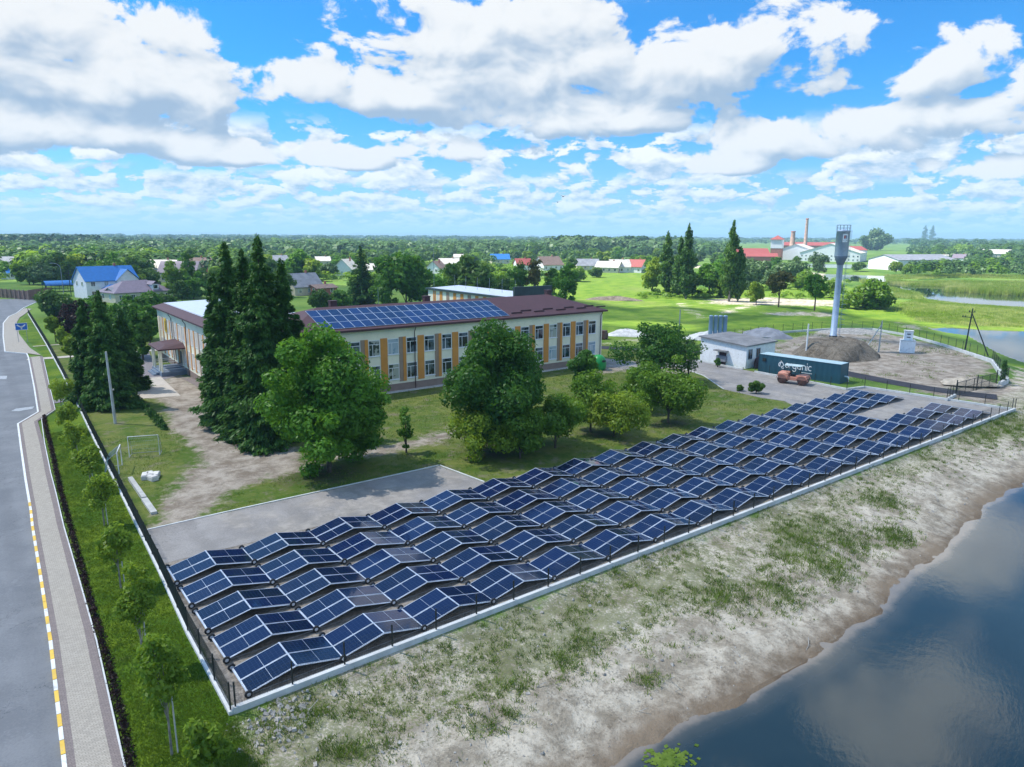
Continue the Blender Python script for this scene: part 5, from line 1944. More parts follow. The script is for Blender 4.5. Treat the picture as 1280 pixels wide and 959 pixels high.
# ------------------------------------------------------------------ trees of the school yard
T((412, 590), 400, 81, 0.01, 44000, 0.18, 'leaf_maple', 'maple_tree', 'large rounded green maple in front of the school left half', 17, k=60)
T((622, 562), 393, 70, 0.03, 42000, 0.175, 'leaf_dark', 'chestnut_tree', 'big dark green tree hiding the middle of the school front', 12, k=60)
T((598, 574), 503, 46, 0.04, 8500, 0.15, 'leaf_yellow', 'fruit_tree', 'yellow green young tree at the foot of the big dark tree', 13, k=16)
T((650, 573), 496, 40, 0.05, 8500, 0.15, 'leaf_bright', 'fruit_tree', 'light green tree just right of the yellow green young one', 14, k=14)
T((694, 560), 490, 40, 0.08, 8500, 0.15, 'leaf_bright', 'fruit_tree', 'loose pale green tree with white painted trunk by the tents', 15, k=14, shell=(.4, 1.1))
T((738, 540), 466, 44, 0.12, 8500, 0.15, 'leaf_bright', 'fruit_tree', 'green tree with bare stem below the dark upright tree', 16, k=15)
T((767, 546), 485, 44, 0.12, 8500, 0.15, 'leaf_yellow', 'fruit_tree', 'spreading yellow green tree with forked stem near rear row', 17, k=15)
T((730, 497), 432, 22, 0.05, 9000, 0.18, 'leaf_dark', 'lime_tree', 'narrow dark green tree before the school right corner', 18, k=20)
T((835, 529), 447, 42, 0.08, 10000, 0.165, 'leaf_bright', 'fruit_tree', 'fresh green twin crowned tree nearest the asphalt yard', 19, k=18)
T((803, 512), 450, 34, 0.06, 7500, 0.165, 'leaf_bright', 'fruit_tree', 'light green tree left of the twin crowned tree', 20, k=15)
T((823, 478), 398, 46, 0.12, 11000, 0.20, 'leaf_dark', 'apple_tree', 'wide dark tree with thin right side beside asphalt lane', 21, k=20, shell=(.4, 1.1))
T((860, 478), 420, 26, 0.25, 900, 0.20, 'leaf_grey', 'apple_tree', 'half bare twiggy tree at the edge of the asphalt yard', 22, k=12, shell=(.3, 1.1))
T((945, 492), 473, 9.5, 0.02, 2600, 0.15, 'leaf_mid', 'round_bush', 'round green bush on the edge of the roller yard', 23, k=12, cat='bush')
T((925, 489), 480, 5.5, 0.02, 900, 0.14, 'leaf_mid', 'round_bush', 'small round bush left of the larger one', 24, k=8, cat='bush')
T((897, 459), 446, 6, 0.02, 900, 0.16, 'leaf_dark', 'round_bush', 'small dark bush by the pump house door', 25, k=8, cat='bush')
T((508, 566), 500, 13, 0.1, 700, 0.17, 'leaf_dark', 'spruce_sapling', 'thin see-through young tree right of the maple', 26, k=14, spread=1.1, shell=(.3, 1.1))
SP = [((338, 549), 291, 56, 'tallest spruce with bare tip in the dark spruce group', 31), ((297, 528), 301, 52, 'left spruce of the dark group beside the wing', 32),
      ((318, 540), 310, 44, 'front spruce in the middle of the dark group', 33), ((364, 545), 322, 44, 'spruce on the right of the group touching the maple', 34), ((278, 505), 340, 26, 'low spruce at the back left of the group', 35)]
for base, top, hw, lab, sd in SP:
    q, h, r = pxdims(base, top, hw)
    spruce('spruce_tree', h, r, 62000, lab, 'spruces by the school wing', (q.x, q.y, 0), sd, size=.26)
for base, top, hw, lab, sd in (((138, 508), 362, 38, 'broad dark spruce behind the concrete pole', 36), ((115, 500), 372, 30, 'dark spruce leaning over the left fence', 37), ((160, 488), 385, 28, 'dark spruce beside the entrance paving', 38)):
    q, h, r = pxdims(base, top, hw)
    spruce('spruce_tree', h, r, 34000, lab, 'spruces by the left fence', (q.x, q.y, 0), sd, size=.28)
q, h, r = pxdims((1253, 478), 446, 3.2)
poplar('cypress_tree', 3.5, .30, 2600, 'slim dark cypress at the corner of the yard wall', None, (q.x, q.y, -.3), 39, 'leaf_spruce', .08)

# small thujas along the dirt path
for i in range(13):
    f = i / 12
    q = gp(169 + 37 * f, 499 + 38 * f)
    if i == 0:
        th0 = spruce('thuja_bush', 1.25, .5, 500, None, None, (0, 0, 0), 41, z0=.02, size=.14)
        th = th0
    else:
        th = copy_tree(th0)
    th.location = q
    th.scale = (random.uniform(.8, 1.15),) * 2 + (random.uniform(.75, 1.1),)
    th.rotation_euler = (0, 0, random.uniform(0, 6))
    tag(th, f'{ORD[i]} small dark thuja along the dirt path, counted from the porch', 'bush', 'row of small thujas')

# young street trees with pale stakes
ST = [((262, 988), 897, 22), ((215, 944), 768, 29), ((180, 835), 694, 21), ((151, 735), 648, 19), ((130.5, 657), 583, 17), ((114, 612), 550, 16), ((95, 577), 524, 13), ((86, 542), 500, 13), ((77, 512), 468, 13)]
for i, (base, top, hw) in enumerate(ST):
    q, h, r = pxdims(base, top, hw)
    rt = broadleaf('street_tree', h, r * 1.2, h * .24, 2900 if i < 3 else 2200, .10 if i < 3 else .125, 'leaf_yellow', 17, f'{ORD[i]} young street tree from the near end of the lawn strip', 'young street trees', 'bark_pale', .045, (q.x, q.y, 0), 50 + i, shell=(.2, 1.15), flat=1.35)
    MB().tube([(.22, 0, 0), (.2, 0, h * .42)], .03, 5).build('stake', 'concrete_pole', rt)
for i, (base, top, hw, mt_) in enumerate((((70, 428), 392, 10, 'leaf_yellow'), ((80, 440), 408, 9, 'leaf_yellow'), ((89, 455), 418, 10, 'leaf_yellow'))):
    T(base, top, hw, .2, 1800, .3, mt_, 'young_tree', ['far', 'middle', 'near'][i] + ' one of three yellow green trees inside the left fence', 60 + i, 'young trees inside the fence', k=14)
# barberry hedge beside the pavement
rng = np.random.default_rng(71)
HED = [(2.62, 24), (3.1, 29), (3.38, 34.3), (3.55, 40), (3.78, 46.7), (4.08, 55.3), (4.45, 65), (4.95, 75), (5.5, 88), (5.75, 92)]
hp = []
for i in range(len(HED) - 1):
    a, b = np.array(HED[i]), np.array(HED[i + 1])
    n = int(np.linalg.norm(b - a) * 230)
    f = rng.uniform(0, 1, (n, 1))
    c_ = a + (b - a) * f
    off = rng.normal(0, .10, n)
    hgt_ = .33 + .08 * np.sin(c_[:, 1] * 2.3) + .08 * np.sin(c_[:, 1] * 5.1)
    zz = rng.uniform(0.03, 1, n) ** .7 * hgt_ * np.clip(1 - (off / .34) ** 2, .1, 1)
    hp.append(np.column_stack([c_[:, 0] + off, c_[:, 1], zz]))
hp = np.concatenate(hp)
hd = link('barberry_hedge', leaf_mesh('barberry_hedge', hp, rng.normal(0, 1, hp.shape), .055, 'leaf_purple', .6, None, rng))
tag(hd, 'long low dark red hedge between pavement and lawn strip', 'hedge')

# ------------------------------------------------------------------ trees behind the school and along the meadow
MORE = [((480, 386), 346, 20, 'leaf_dark'), ((540, 384), 338, 22, 'leaf_maple'), ((400, 392), 360, 16, 'leaf_mid'), ((470, 368), 340, 16, 'leaf_bright'), ((528, 366), 334, 18, 'leaf_mid'), ((350, 372), 338, 16, 'leaf_mid'),
        ((167, 446), 372, 17, 'leaf_dark'), ((179, 450), 376, 15, 'leaf_dark'), ((188, 430), 372, 13, 'leaf_maple'), ((148, 420), 380, 18, 'leaf_mid'), ((118, 400), 372, 22, 'leaf_maple'), ((205, 392), 362, 16, 'leaf_mid'), ((228, 378), 350, 15, 'leaf_mid'),
        ((620, 362), 335, 16, 'leaf_bright'), ((632, 372), 344, 14, 'leaf_mid'), ((560, 372), 345, 16, 'leaf_bright'), ((722, 352), 334, 13, 'leaf_bright'), ((745, 347), 333, 10, 'leaf_mid'), ((605, 352), 330, 15, 'leaf_mid'),
        ((865, 371), 338, 14, 'leaf_mid'), ((900, 372), 344, 13, 'leaf_bright'), ((930, 362), 332, 18, 'leaf_grey'), ((965, 360), 336, 16, 'leaf_grey'), ((1002, 362), 338, 16, 'leaf_bright'), ((1040, 372), 352, 14, 'leaf_bright')]
for i, (base, top, hw, mt_) in enumerate(MORE):
    grp = 'dark trees around the left wing' if base[0] < 240 else ('trees just behind the school roof' if base[0] < 760 else 'willows and scrub trees on the flats')
    lab = 'leafy trees in the dense belt around the left wing' if base[0] < 240 else ('leafy trees in the belt just behind the school roof' if base[0] < 760 else 'low leafy trees on the flats before the factory')
    rank = sorted(m_[0][0] for m_ in MORE if (m_[0][0] < 240) == (base[0] < 240) and (m_[0][0] < 760) == (base[0] < 760)).index(base[0])
    T(base, top, hw, .04, 3600, max(.34, pxdims(base, top, hw)[2] * .09), mt_, 'belt_tree', f'{ORD[rank]} from the left of the {lab}', 300 + i, grp, k=24)
BK = [((70, 396), 364, 24, .05, 'leaf_mid', 'leafy_tree', 'bushy green tree at the road bend behind fence'), ((98, 425), 378, 22, .05, 'leaf_purple', 'leafy_tree', 'dark purple leaved tree behind the left spruces'),
      ((180, 405), 365, 30, .05, 'leaf_dark', 'leafy_tree', 'dark green tree beside the end of the school wing'), ((160, 425), 372, 26, .05, 'leaf_dark', 'leafy_tree', 'dark tree between left spruces and the wing'),
      ((218, 374), 322, 16, .06, 'leaf_bright', 'leafy_tree', 'upright light green tree rising behind the wing roof'), ((240, 372), 306, 12, .05, 'leaf_dark', 'leafy_tree', 'tall dark tree behind the wing by the brown roof'),
      ((508, 383), 318, 37, .06, 'leaf_maple', 'leafy_tree', 'big green tree behind the rooftop solar modules'), ((585, 370), 320, 36, .05, 'leaf_mid', 'willow_tree', 'broad willow behind the white back roof'),
      ((376, 350), 314, 21, .06, 'leaf_maple', 'leafy_tree', 'round green tree above the grey roofed house'), ((650, 378), 316, 14, .12, 'leaf_dark', 'leafy_tree', 'thin dark tree left of the dark red tree'),
      ((668, 378), 316, 12, .12, 'leaf_rust', 'leafy_tree', 'thin tree with reddish top right of the dark thin tree'), ((706, 384), 322, 17, .06, 'leaf_maple', 'leafy_tree', 'full green tree beside the right end of school roof'),
      ((690, 376), 330, 12, .08, 'leaf_maple', 'leafy_tree', 'smaller green tree left of the full green one'), ((425, 390), 362, 18, .05, 'leaf_dark', 'leafy_tree', 'dark bushy tree just behind the left roof ridge'),
      ((886, 371), 322, 18, .15, 'leaf_maple', 'leafy_tree', 'round crowned tree between the two poplar pairs'), ((815, 368), 316, 17, .05, 'leaf_yellow', 'willow_tree', 'yellow green willow left of the poplars'),
      ((848, 371), 330, 16, .05, 'leaf_mid', 'leafy_tree', 'leafy tree wrapped round the foot of the poplars'), ((973, 384), 336, 15, .32, 'leaf_rust', 'orchard_tree', 'rust tinted small tree on a bent stem'),
      ((1018, 388), 338, 16, .30, 'leaf_maple', 'orchard_tree', 'dark green small tree left of water tower'), ((945, 381), 350, 13, .1, 'leaf_yellow', 'orchard_tree', 'yellow green shrub like tree right of the poplars'),
      ((1090, 383), 353, 28, .02, 'leaf_bright', 'leafy_bush', 'large bright bush right of the water tower'), ((1062, 384), 366, 14, .02, 'leaf_bright', 'leafy_bush', 'bright low bush just right of the tower column'),
      ((1022, 345), 310, 12, .05, 'leaf_grey', 'willow_tree', 'grey green tree before the factory gables'), ((985, 352), 328, 22, .05, 'leaf_grey', 'willow_tree', 'grey green willow clump left of factory pond'),
      ((945, 352), 325, 22, .05, 'leaf_grey', 'willow_tree', 'grey green willow right of the tall poplar'), ((1091, 313), 286, 19, .05, 'leaf_grey', 'leafy_tree', 'great round tree standing behind the barn'),
      ((1073, 338), 327, 9, .02, 'leaf_mid', 'leafy_bush', 'round dark bush on the pond bank before the barn'), ((1120, 341), 326, 10, .02, 'leaf_yellow', 'leafy_bush', 'yellow green bush at the barn end wall'), ((1135, 342), 330, 8, .02, 'leaf_bright', 'leafy_bush', 'bright bush right of the barn end wall')]
for i, (base, top, hw, z0f, mt_, nm, lab) in enumerate(BK):
    T(base, top, hw, z0f, 4200 if hw > 15 else 2600, max(.34, pxdims(base, top, hw)[2] * .095), mt_, nm, lab, 100 + i, k=24, cat='bush' if 'bush' in nm else 'tree')
q, h, r = pxdims((453, 382), 307, 24)
spruce('spruce_tree', h, r, 6000, 'lone dark spruce behind the left half of the school', None, (q.x, q.y, 0), 140, size=.6)
for base, top, hw, lab, sd, grp in (((832, 370), 290, 10.5, 'left poplar of the meadow group', 150, 1), ((857, 374), 281, 11.5, 'poplar second from the left in the meadow group', 151, 1), ((848, 372), 296, 9, 'short poplar tucked behind the second one', 152, 1),
                                    ((911, 377), 276, 12.5, 'tallest poplar, left one of the right meadow pair', 153, 1), ((922, 377), 308, 10, 'lower poplar at the right of the tallest', 154, 1),
                                    ((1155, 303), 278, 4.5, 'left poplar of the distant pair on the skyline', 155, 2), ((1164, 303), 276, 4.5, 'right poplar of the distant pair on the skyline', 156, 2)):
    q, h, r = pxdims(base, top, hw)
    poplar('poplar_tree', h, r, 5200, lab, ('poplars on the meadow', 'distant pair of poplars')[grp - 1], (q.x, q.y, 0), sd, leaf=.42 if grp == 1 else 1.0)

# ------------------------------------------------------------------ village houses


def house(px_, py_, w, d, hw_, hr, turn, wall, roof, label, gable='x', windows=True, name='village_house', chimney=True, hipped=False):
    q = gp(px_, py_)
    rz = math.atan2(q.y, q.x) - R(90) + R(turn)
    root = empty(name, tuple(q), rz, label, 'house')
    mb = MB()
    mb.box(-w / 2, w / 2, 0, d, -.3, hw_)
    ov = .45
    rf = MB()
    if hipped:
        hip(rf, -w / 2 - ov, w / 2 + ov, -ov, d + ov, hw_ + .02, hw_ + hr, min(d, w) / 2)
        rf.box(-w / 2 - ov, w / 2 + ov, -ov, d + ov, hw_ - .1, hw_ + .019)
    elif gable == 'x':          # ridge along x, gable ends at the sides
        for s_ in (-1, 1):
            mb.add([(s_ * w / 2, 0, hw_), (s_ * w / 2, d, hw_), (s_ * w / 2, d / 2, hw_ + hr)], [(0, 1, 2) if s_ > 0 else (1, 0, 2)])
        x0, x1 = -w / 2 - ov, w / 2 + ov
        k = hr / (d / 2)
        vs = [(x0, -ov, hw_ - ov * k), (x1, -ov, hw_ - ov * k), (x1, d / 2, hw_ + hr), (x0, d / 2, hw_ + hr), (x1, d + ov, hw_ - ov * k), (x0, d + ov, hw_ - ov * k)]
        vs2 = [(a, b, c_ + .16) for a, b, c_ in vs]
        rf.add(vs + vs2, [(6, 7, 8, 9), (9, 8, 10, 11), (1, 0, 3, 2), (2, 3, 5, 4), (0, 1, 7, 6), (5, 11, 10, 4)[::-1], (0, 6, 9, 3), (3, 9, 11, 5), (1, 2, 8, 7), (2, 4, 10, 8)])
    else:                       # gable towards the viewer
        for y, o_ in ((0, 1), (d, -1)):
            mb.add([(-w / 2, y, hw_), (w / 2, y, hw_), (0, y, hw_ + hr)], [(0, 1, 2) if o_ > 0 else (1, 0, 2)])
        y0, y1 = -ov, d + ov
        k = hr / (w / 2)
        vs = [(-w / 2 - ov, y0, hw_ - ov * k), (-w / 2 - ov, y1, hw_ - ov * k), (0, y1, hw_ + hr), (0, y0, hw_ + hr), (w / 2 + ov, y1, hw_ - ov * k), (w / 2 + ov, y0, hw_ - ov * k)]
        vs2 = [(a, b, c_ + .16) for a, b, c_ in vs]
        rf.add(vs + vs2, [(7, 6, 9, 8), (8, 9, 11, 10), (0, 1, 2, 3), (3, 2, 4, 5), (0, 3, 9, 6), (3, 5, 11, 9), (1, 0, 6, 7), (4, 10, 11, 5)[::-1], (1, 7, 8, 2), (2, 8, 10, 4)])
    mb.build('wall', wall, root)
    ro = rf.build('roof', roof, root)
    if chimney:
        MB().box(-.3, .3, -.3, .3, -1.0, 1.0).build('chimney', 'house_brick', ro, (w * .2, d / 2 + .2, hw_ + hr))
    if windows:
        nwn = max(1, int(w / 3.2))
        for st in range(2 if hw_ > 5 else 1):
            for i in range(nwn):
                x = -w / 2 + w * (i + .5) / nwn
                z = .9 + 2.9 * st
                f_ = MB().box(x - .65, x + .65, -.06, -.002, z, z + 1.4).build('window', 'frame_white', root)
                MB().add([(x - .55, -.064, z + .1), (x - .03, -.064, z + .1), (x - .03, -.064, z + 1.3), (x - .55, -.064, z + 1.3), (x + .03, -.064, z + .1), (x + .55, -.064, z + .1), (x + .55, -.064, z + 1.3), (x + .03, -.064, z + 1.3)], [(0, 1, 2, 3), (4, 5, 6, 7)]).build('pane', 'glass_dark', f_)
        for s_ in (-1, 1):
            y = d * .5
            z = 1.0 if hw_ < 5 else 3.8
            for yy in (d * .3, d * .7):
                f_ = MB().box(s_ * w / 2 - (.06 if s_ < 0 else -.002), s_ * w / 2 + (.06 if s_ > 0 else -.002), yy - .6, yy + .6, z, z + 1.4).build('window', 'frame_white', root)
                xx = s_ * (w / 2 + .064)
                MB().add([(xx, yy - .5, z + .1), (xx, yy + .5, z + .1), (xx, yy + .5, z + 1.3), (xx, yy - .5, z + 1.3)], [(0, 1, 2, 3) if s_ > 0 else (1, 0, 3, 2)]).build('pane', 'glass_dark', f_)
    return root


hb = house(143, 372, 15.5, 10, 5.6, 4.0, 22, 'house_white', 'blue_roof', 'white two storey house with bright blue roof and front gable')
gw = MB()
gw.add([(1.0, -.9, 0), (7.6, -.9, 0), (7.6, -.9, 5.6), (4.3, -.9, 8.6), (1.0, -.9, 5.6)], [(0, 1, 2, 3, 4)])
gw.add([(1.0, 0, 0), (1.0, -.9, 0), (1.0, -.9, 5.6), (1.0, 0, 5.6)], [(0, 1, 2, 3)])
gw.add([(7.6, 0, 0), (7.6, -.9, 0), (7.6, -.9, 5.6), (7.6, 0, 5.6)], [(1, 0, 3, 2)])
gw.build('front_gable', 'house_white', hb)
gr = MB()
gr.add([(.5, -1.4, 5.3), (4.3, -1.4, 8.8), (4.3, 4.6, 8.8), (.5, .3, 5.3), (8.1, -1.4, 5.3), (8.1, .3, 5.3)], [(0, 1, 2, 3), (1, 4, 5, 2)])
gr.build('roof', 'blue_roof', hb)
for x in (2.8, 5.8):
    f_ = MB().box(x - .75, x + .75, -.97, -.905, 3.9, 5.3).build('window', 'frame_white', hb)
    MB().add([(x - .65, -.975, 4.0), (x + .65, -.975, 4.0), (x + .65, -.975, 5.2), (x - .65, -.975, 5.2)], [(0, 1, 2, 3)]).build('pane', 'glass_dark', f_)
hip_p = MB()
hip(hip_p, -3.6, 1.4, -4.2, -.1, 3.0, 4.3, 1.6)
hip_p.build('porch_roof', 'blue_roof', hb)
hv = house(182, 377, 17, 11, 2.9, 3.2, 25, 'house_cream', 'violet_roof', 'low house with violet grey hipped roof and dormer', hipped=True, chimney=False)
dm = MB().box(-.9 + 3.5, .9 + 3.5, .3, 3.5, 3.4, 5.0, 0)
dm.build('dormer', 'house_white', hv)
rr = MB()
rr.add([(2.2, -.1, 4.9), (3.5, -.1, 5.9), (3.5, 4.4, 5.9), (2.2, 3.2, 4.9), (4.8, -.1, 4.9), (4.8, 3.2, 4.9)], [(0, 1, 2, 3), (1, 4, 5, 2)])
rr.build('dormer_roof', 'violet_roof', hv)
MB().box(2.9, 4.1, .27, .299, 3.7, 4.7).build('window', 'glass_dark', hv)
house(162, 378, 7, 8, 2.6, 1.6, 25, 'house_white', 'slate_roof', 'small grey roofed annex between blue and violet roofs', chimney=False, windows=False)
# vaulted blue carport by the road
q0, q1 = gp(58, 366), gp(104, 364)
cp_ = empty('carport', tuple(q0), math.atan2((q1 - q0).y, (q1 - q0).x), 'low vaulted bright blue carport roof by the road bend', 'carport')
Lc = (q1 - q0).length
mb = MB()
ac = [(.0 + 3.2 * (1 - math.cos(a)), 2.3 + 1.5 * math.sin(a)) for a in np.linspace(0, math.pi, 11)]
for i in range(10):
    (ya, za), (yb, zb) = ac[i], ac[i + 1]
    mb.add([(0, ya, za), (Lc, ya, za), (Lc, yb, zb), (0, yb, zb)], [(0, 1, 2, 3)], 0, True)
mb.build('vault_roof', 'blue_roof', cp_)
for i in range(5):
    for y in (0.1, 6.3):
        MB().box(-.06, .06, -.06, .06, 0, 2.35).build('post', 'steel_dark', cp_, (Lc * (i + .1) / 4.4, y, 0))
# brown board fence across the road
q0, q1 = gp(-12, 371), gp(37, 375)
fz = empty('board_fence', tuple(q0), math.atan2((q1 - q0).y, (q1 - q0).x), 'tall brown board fence with pale posts across the road', 'fence')
Lf = (q1 - q0).length
mb = MB()
for i in range(int(Lf / .32)):
    mb.box(i * .32, i * .32 + .30, -.02, .02, .1, 2.7 + random.uniform(-.03, .03))
mb.build('boards', 'wood_fence', fz)
for i in range(int(Lf / 2.4) + 1):
    MB().box(-.16, .16, -.16, .16, 0, 2.9).build('post', 'plinth_taupe', fz, (i * 2.4, -.1, 0))
q2 = gp(66, 371)
fz = empty('board_fence', tuple(q1), math.atan2((q2 - q1).y, (q2 - q1).x), 'dark brown plank fence in front of the blue carport', 'fence')
mb = MB()
Lf = (q2 - q1).length
for i in range(int(Lf / .32)):
    mb.box(i * .32, i * .32 + .31, -.02, .02, .05, 3.0)
mb.build('boards', 'wood_fence', fz)
VH = [(10, 336, 26, 12, 4.0, 2.5, 10, 'house_cream', 'slate_roof', 'long grey roofed building at the left edge', 'x'), (21, 349, 6.5, 7, 3.0, 2.2, 25, 'house_white', 'blue_roof', 'tiny white house with dull blue roof among trees', 'x'),
      (197, 347, 14, 10, 3.6, 4.2, -30, 'house_cream', 'pale_roof', 'pale gabled house left of brown roofed pair', 'x'), (222, 353, 15, 10, 4.2, 4.2, -20, 'house_cream', 'violet_roof', 'beige house with brown roof behind school wing', 'x'), (250, 343, 14, 10, 4.0, 4.0, 15, 'house_brick', 'brown_roof', 'dark brown roofed house right of the beige house', 'x'),
      (387, 369, 11, 9, 3.0, 4.0, 35, 'house_cream', 'slate_roof', 'grey slate roofed cottage above left school roof', 'x'), (409, 369, 8, 6, 2.4, 1.0, 35, 'house_brick', 'brown_roof', 'low rusty shed beside the slate roofed cottage', 'x'), (428, 345, 10, 9, 3.4, 4.6, -28, 'house_white', 'pale_roof', 'white gabled house with bright roof among trees', 'y'),
      (405, 332, 9, 8, 3.0, 2.6, 10, 'house_cream', 'pale_roof', 'tiny cream house left of the white gabled one', 'x'), (431, 318, 12, 9, 3, 3, 0, 'house_white', 'pale_roof', 'far white house above the gabled house', 'x'), (470, 344, 10, 8, 2.8, 2.8, 15, 'house_cream', 'pale_roof', 'pinkish roofed house right of the lone spruce', 'x'),
      (486, 317, 18, 9, 3.2, 2.6, 5, 'house_white', 'pale_roof', 'long far pale house above big green tree', 'x'), (541, 342, 8, 8, 3, 3.4, -30, 'house_white', 'brown_roof', 'small white house with dark gable edge', 'y'), (563, 336, 12, 8, 3, 3, 12, 'house_cream', 'pale_roof', 'pinkish pale roofed house near the willow', 'x'),
      (574, 327, 8, 7, 3.2, 2.2, 0, 'house_cream', 'pale_roof', 'small beige house above the willow', 'x'), (626, 330, 13, 9, 3.4, 3.4, 10, 'house_cream', 'blue_roof', 'far house with bright turquoise blue roof', 'x'), (656, 338, 9, 8, 3.2, 3.4, 20, 'house_white', 'red_roof', 'small red roofed white house behind thin trees', 'x'),
      (692, 338, 14, 11, 3.2, 4.6, 35, 'house_white', 'brown_roof', 'white gabled house with broad brown roof', 'x'), (735, 338, 13, 9, 2.8, 3.6, 8, 'house_cream', 'slate_roof', 'dark slate roofed house left of the pinkish house', 'x'), (758, 341, 13, 9, 3, 3, -18, 'house_cream', 'pale_roof', 'pinkish roofed house left of red roofed house', 'x'),
      (777, 341, 11, 9, 3.2, 3.8, 20, 'house_white', 'pale_roof', 'cream roofed white house beside the red roof', 'x'), (791, 341, 10, 9, 3.4, 3.6, -25, 'house_white', 'red_roof', 'white house with red roof at the meadow edge', 'x'),
      (1177, 327, 10, 8, 3, 2.6, 10, 'house_cream', 'pale_roof', 'small pale roofed house right of the barn', 'x'), (1199, 327, 11, 8, 3, 3, -12, 'house_white', 'violet_roof', 'white house with grey violet roof amid trees', 'x'), (1245, 322, 24, 10, 4, 4, 0, 'house_cream', 'pale_roof', 'broad pale roof half hidden by trees at right', 'x'), (352, 331, 10, 8, 3, 3, 20, 'house_white', 'slate_roof', 'white house left of the round green tree', 'x')]
for (px_, py_, w, d, a, b, tn, wl_, rf_, lab, gb_) in VH:
    house(px_, py_, w, d, a, b, tn, wl_, rf_, lab, gb_)

# ------------------------------------------------------------------ factory and barn on the right
fa = house(993, 325, 40, 40, 6.5, 7.0, -8, 'house_white', 'pale_roof', 'white factory hall with low gable left of tower', 'y', False, 'factory_hall', False)
fb = house(1036, 327, 46, 44, 7.0, 7.5, -8, 'house_white', 'pale_roof', 'white factory hall with windows behind the water tower', 'y', True, 'factory_hall', False)
fc = house(1066, 326, 22, 30, 9, 3, 20, 'house_white', 'red_roof', 'two storey white factory block with rows of windows', 'x', True, 'factory_hall', False)
house(1010, 316, 60, 20, 9, 4, 0, 'house_brick', 'red_roof', 'long red roofed factory building behind white halls', 'x', False, 'factory_hall', False)
house(940, 326, 28, 16, 6, 4, 15, 'house_brick', 'red_roof', 'red brick workshop at the left end of factory', 'x', True, 'workshop', False)
house(952, 327, 24, 12, 4, 2.5, 5, 'house_brick', 'red_roof', 'low red roofed shed in front of the workshop', 'x', False, 'workshop', False)
tq = gp(970, 325)
ft_ = empty('brick_tower', tuple(tq), .4, 'square brick and white tower with red cap at factory', 'tower')
MB().box(-4.5, 4.5, -4.5, 4.5, 0, 10).build('base', 'house_brick', ft_)
MB().box(-4.7, 4.7, -4.7, 4.7, 10.001, 17.5).build('upper_storey', 'house_white', ft_)
mb = MB()
hip(mb, -5.6, 5.6, -5.6, 5.6, 17.5, 21, 5.0)
mb.build('roof', 'red_roof', ft_)
for px_, py_, top, r0, r1, lab in ((989, 322, 289, 2.9, 1.9, 'short thick brick chimney, pale in the middle'), (1005.5, 317, 273, 2.2, 1.5, 'tall slim brick chimney behind the factory')):
    q, h, _ = pxdims((px_, py_), top)
    ch = empty('factory_chimney', tuple(q), 0, lab, 'chimney', 'factory chimneys')
    MB().lathe([(r0 * 1.35, 0), (r0 * 1.35, h * .15), (r0, h * .16), (r1, h * .97)], 18).build('shaft', 'chimney_brick', ch)
    MB().lathe([(r1 * 1.12, h * .965), (r1 * 1.15, h), (r1 * .8, h), (r1 * .75, h * .9)], 18).build('rim', 'house_brick', ch)
house(1103, 337, 24, 46, 6.2, 3.0, -45, 'house_white', 'slate_roof', 'long grey barn with white gable end above the pond', 'y', False, 'barn', False)
q0, q1 = gp(960, 333), gp(1088, 336)
fw = MB().box(0, (q1 - q0).length, -.15, .15, 0, 2.2).box(-.1, (q1 - q0).length + .1, -.2, .2, 2.2, 2.35).build('perimeter_wall', 'house_white', None, tuple(q0), (0, 0, math.atan2((q1 - q0).y, (q1 - q0).x)))
tag(fw, 'long low white wall in front of the factory', 'wall')

# ------------------------------------------------------------------ many trees of the village, each a thing
protos = []
for i, (mt_, nm, lab, grp) in enumerate((('leaf_mid', 'village_tree', 'leafy mid green tree among the village houses', 'green trees among the village houses'),
                                         ('leaf_bright', 'village_tree', 'light green tree among the village houses', 'light trees among the village houses'),
                                         ('leaf_maple', 'village_tree', 'deep green tree among the village houses', 'deep green trees among the village houses'),
                                         ('leaf_yellow', 'garden_tree', 'yellow green garden tree among the village houses', 'yellow green garden trees'),
                                         ('leaf_grey', 'garden_tree', 'grey green tree among the village houses', 'grey green trees in the village'),
                                         ('leaf_dark', 'garden_tree', 'very dark green tree among the village houses', 'dark trees among the village houses'))):
    pr_ = broadleaf(nm, 10, 4.6, .4, 2800, .58, mt_, 20, lab, grp, loc=(0, 0, 0), seed=200 + i, tr=.2)
    protos.append([pr_, False])
rng = np.random.default_rng(5)
HPX = [(143, 372, 42), (182, 377, 32), (80, 365, 28)] + [(a[0], a[1], 5 + 0.5 * a[2] * 887 / max(60, (gp(a[0], a[1]).length))) for a in VH]
placed = 0
tries = 0
MEAD_PX = [(640, 380), (700, 346), (800, 338), (835, 360), (960, 372), (1060, 372), (1060, 460), (640, 460)]


def in_px(x, y, poly):
    return bool(sdist(np.array([[x, y]]), np.array(poly, float))[0] > 0)


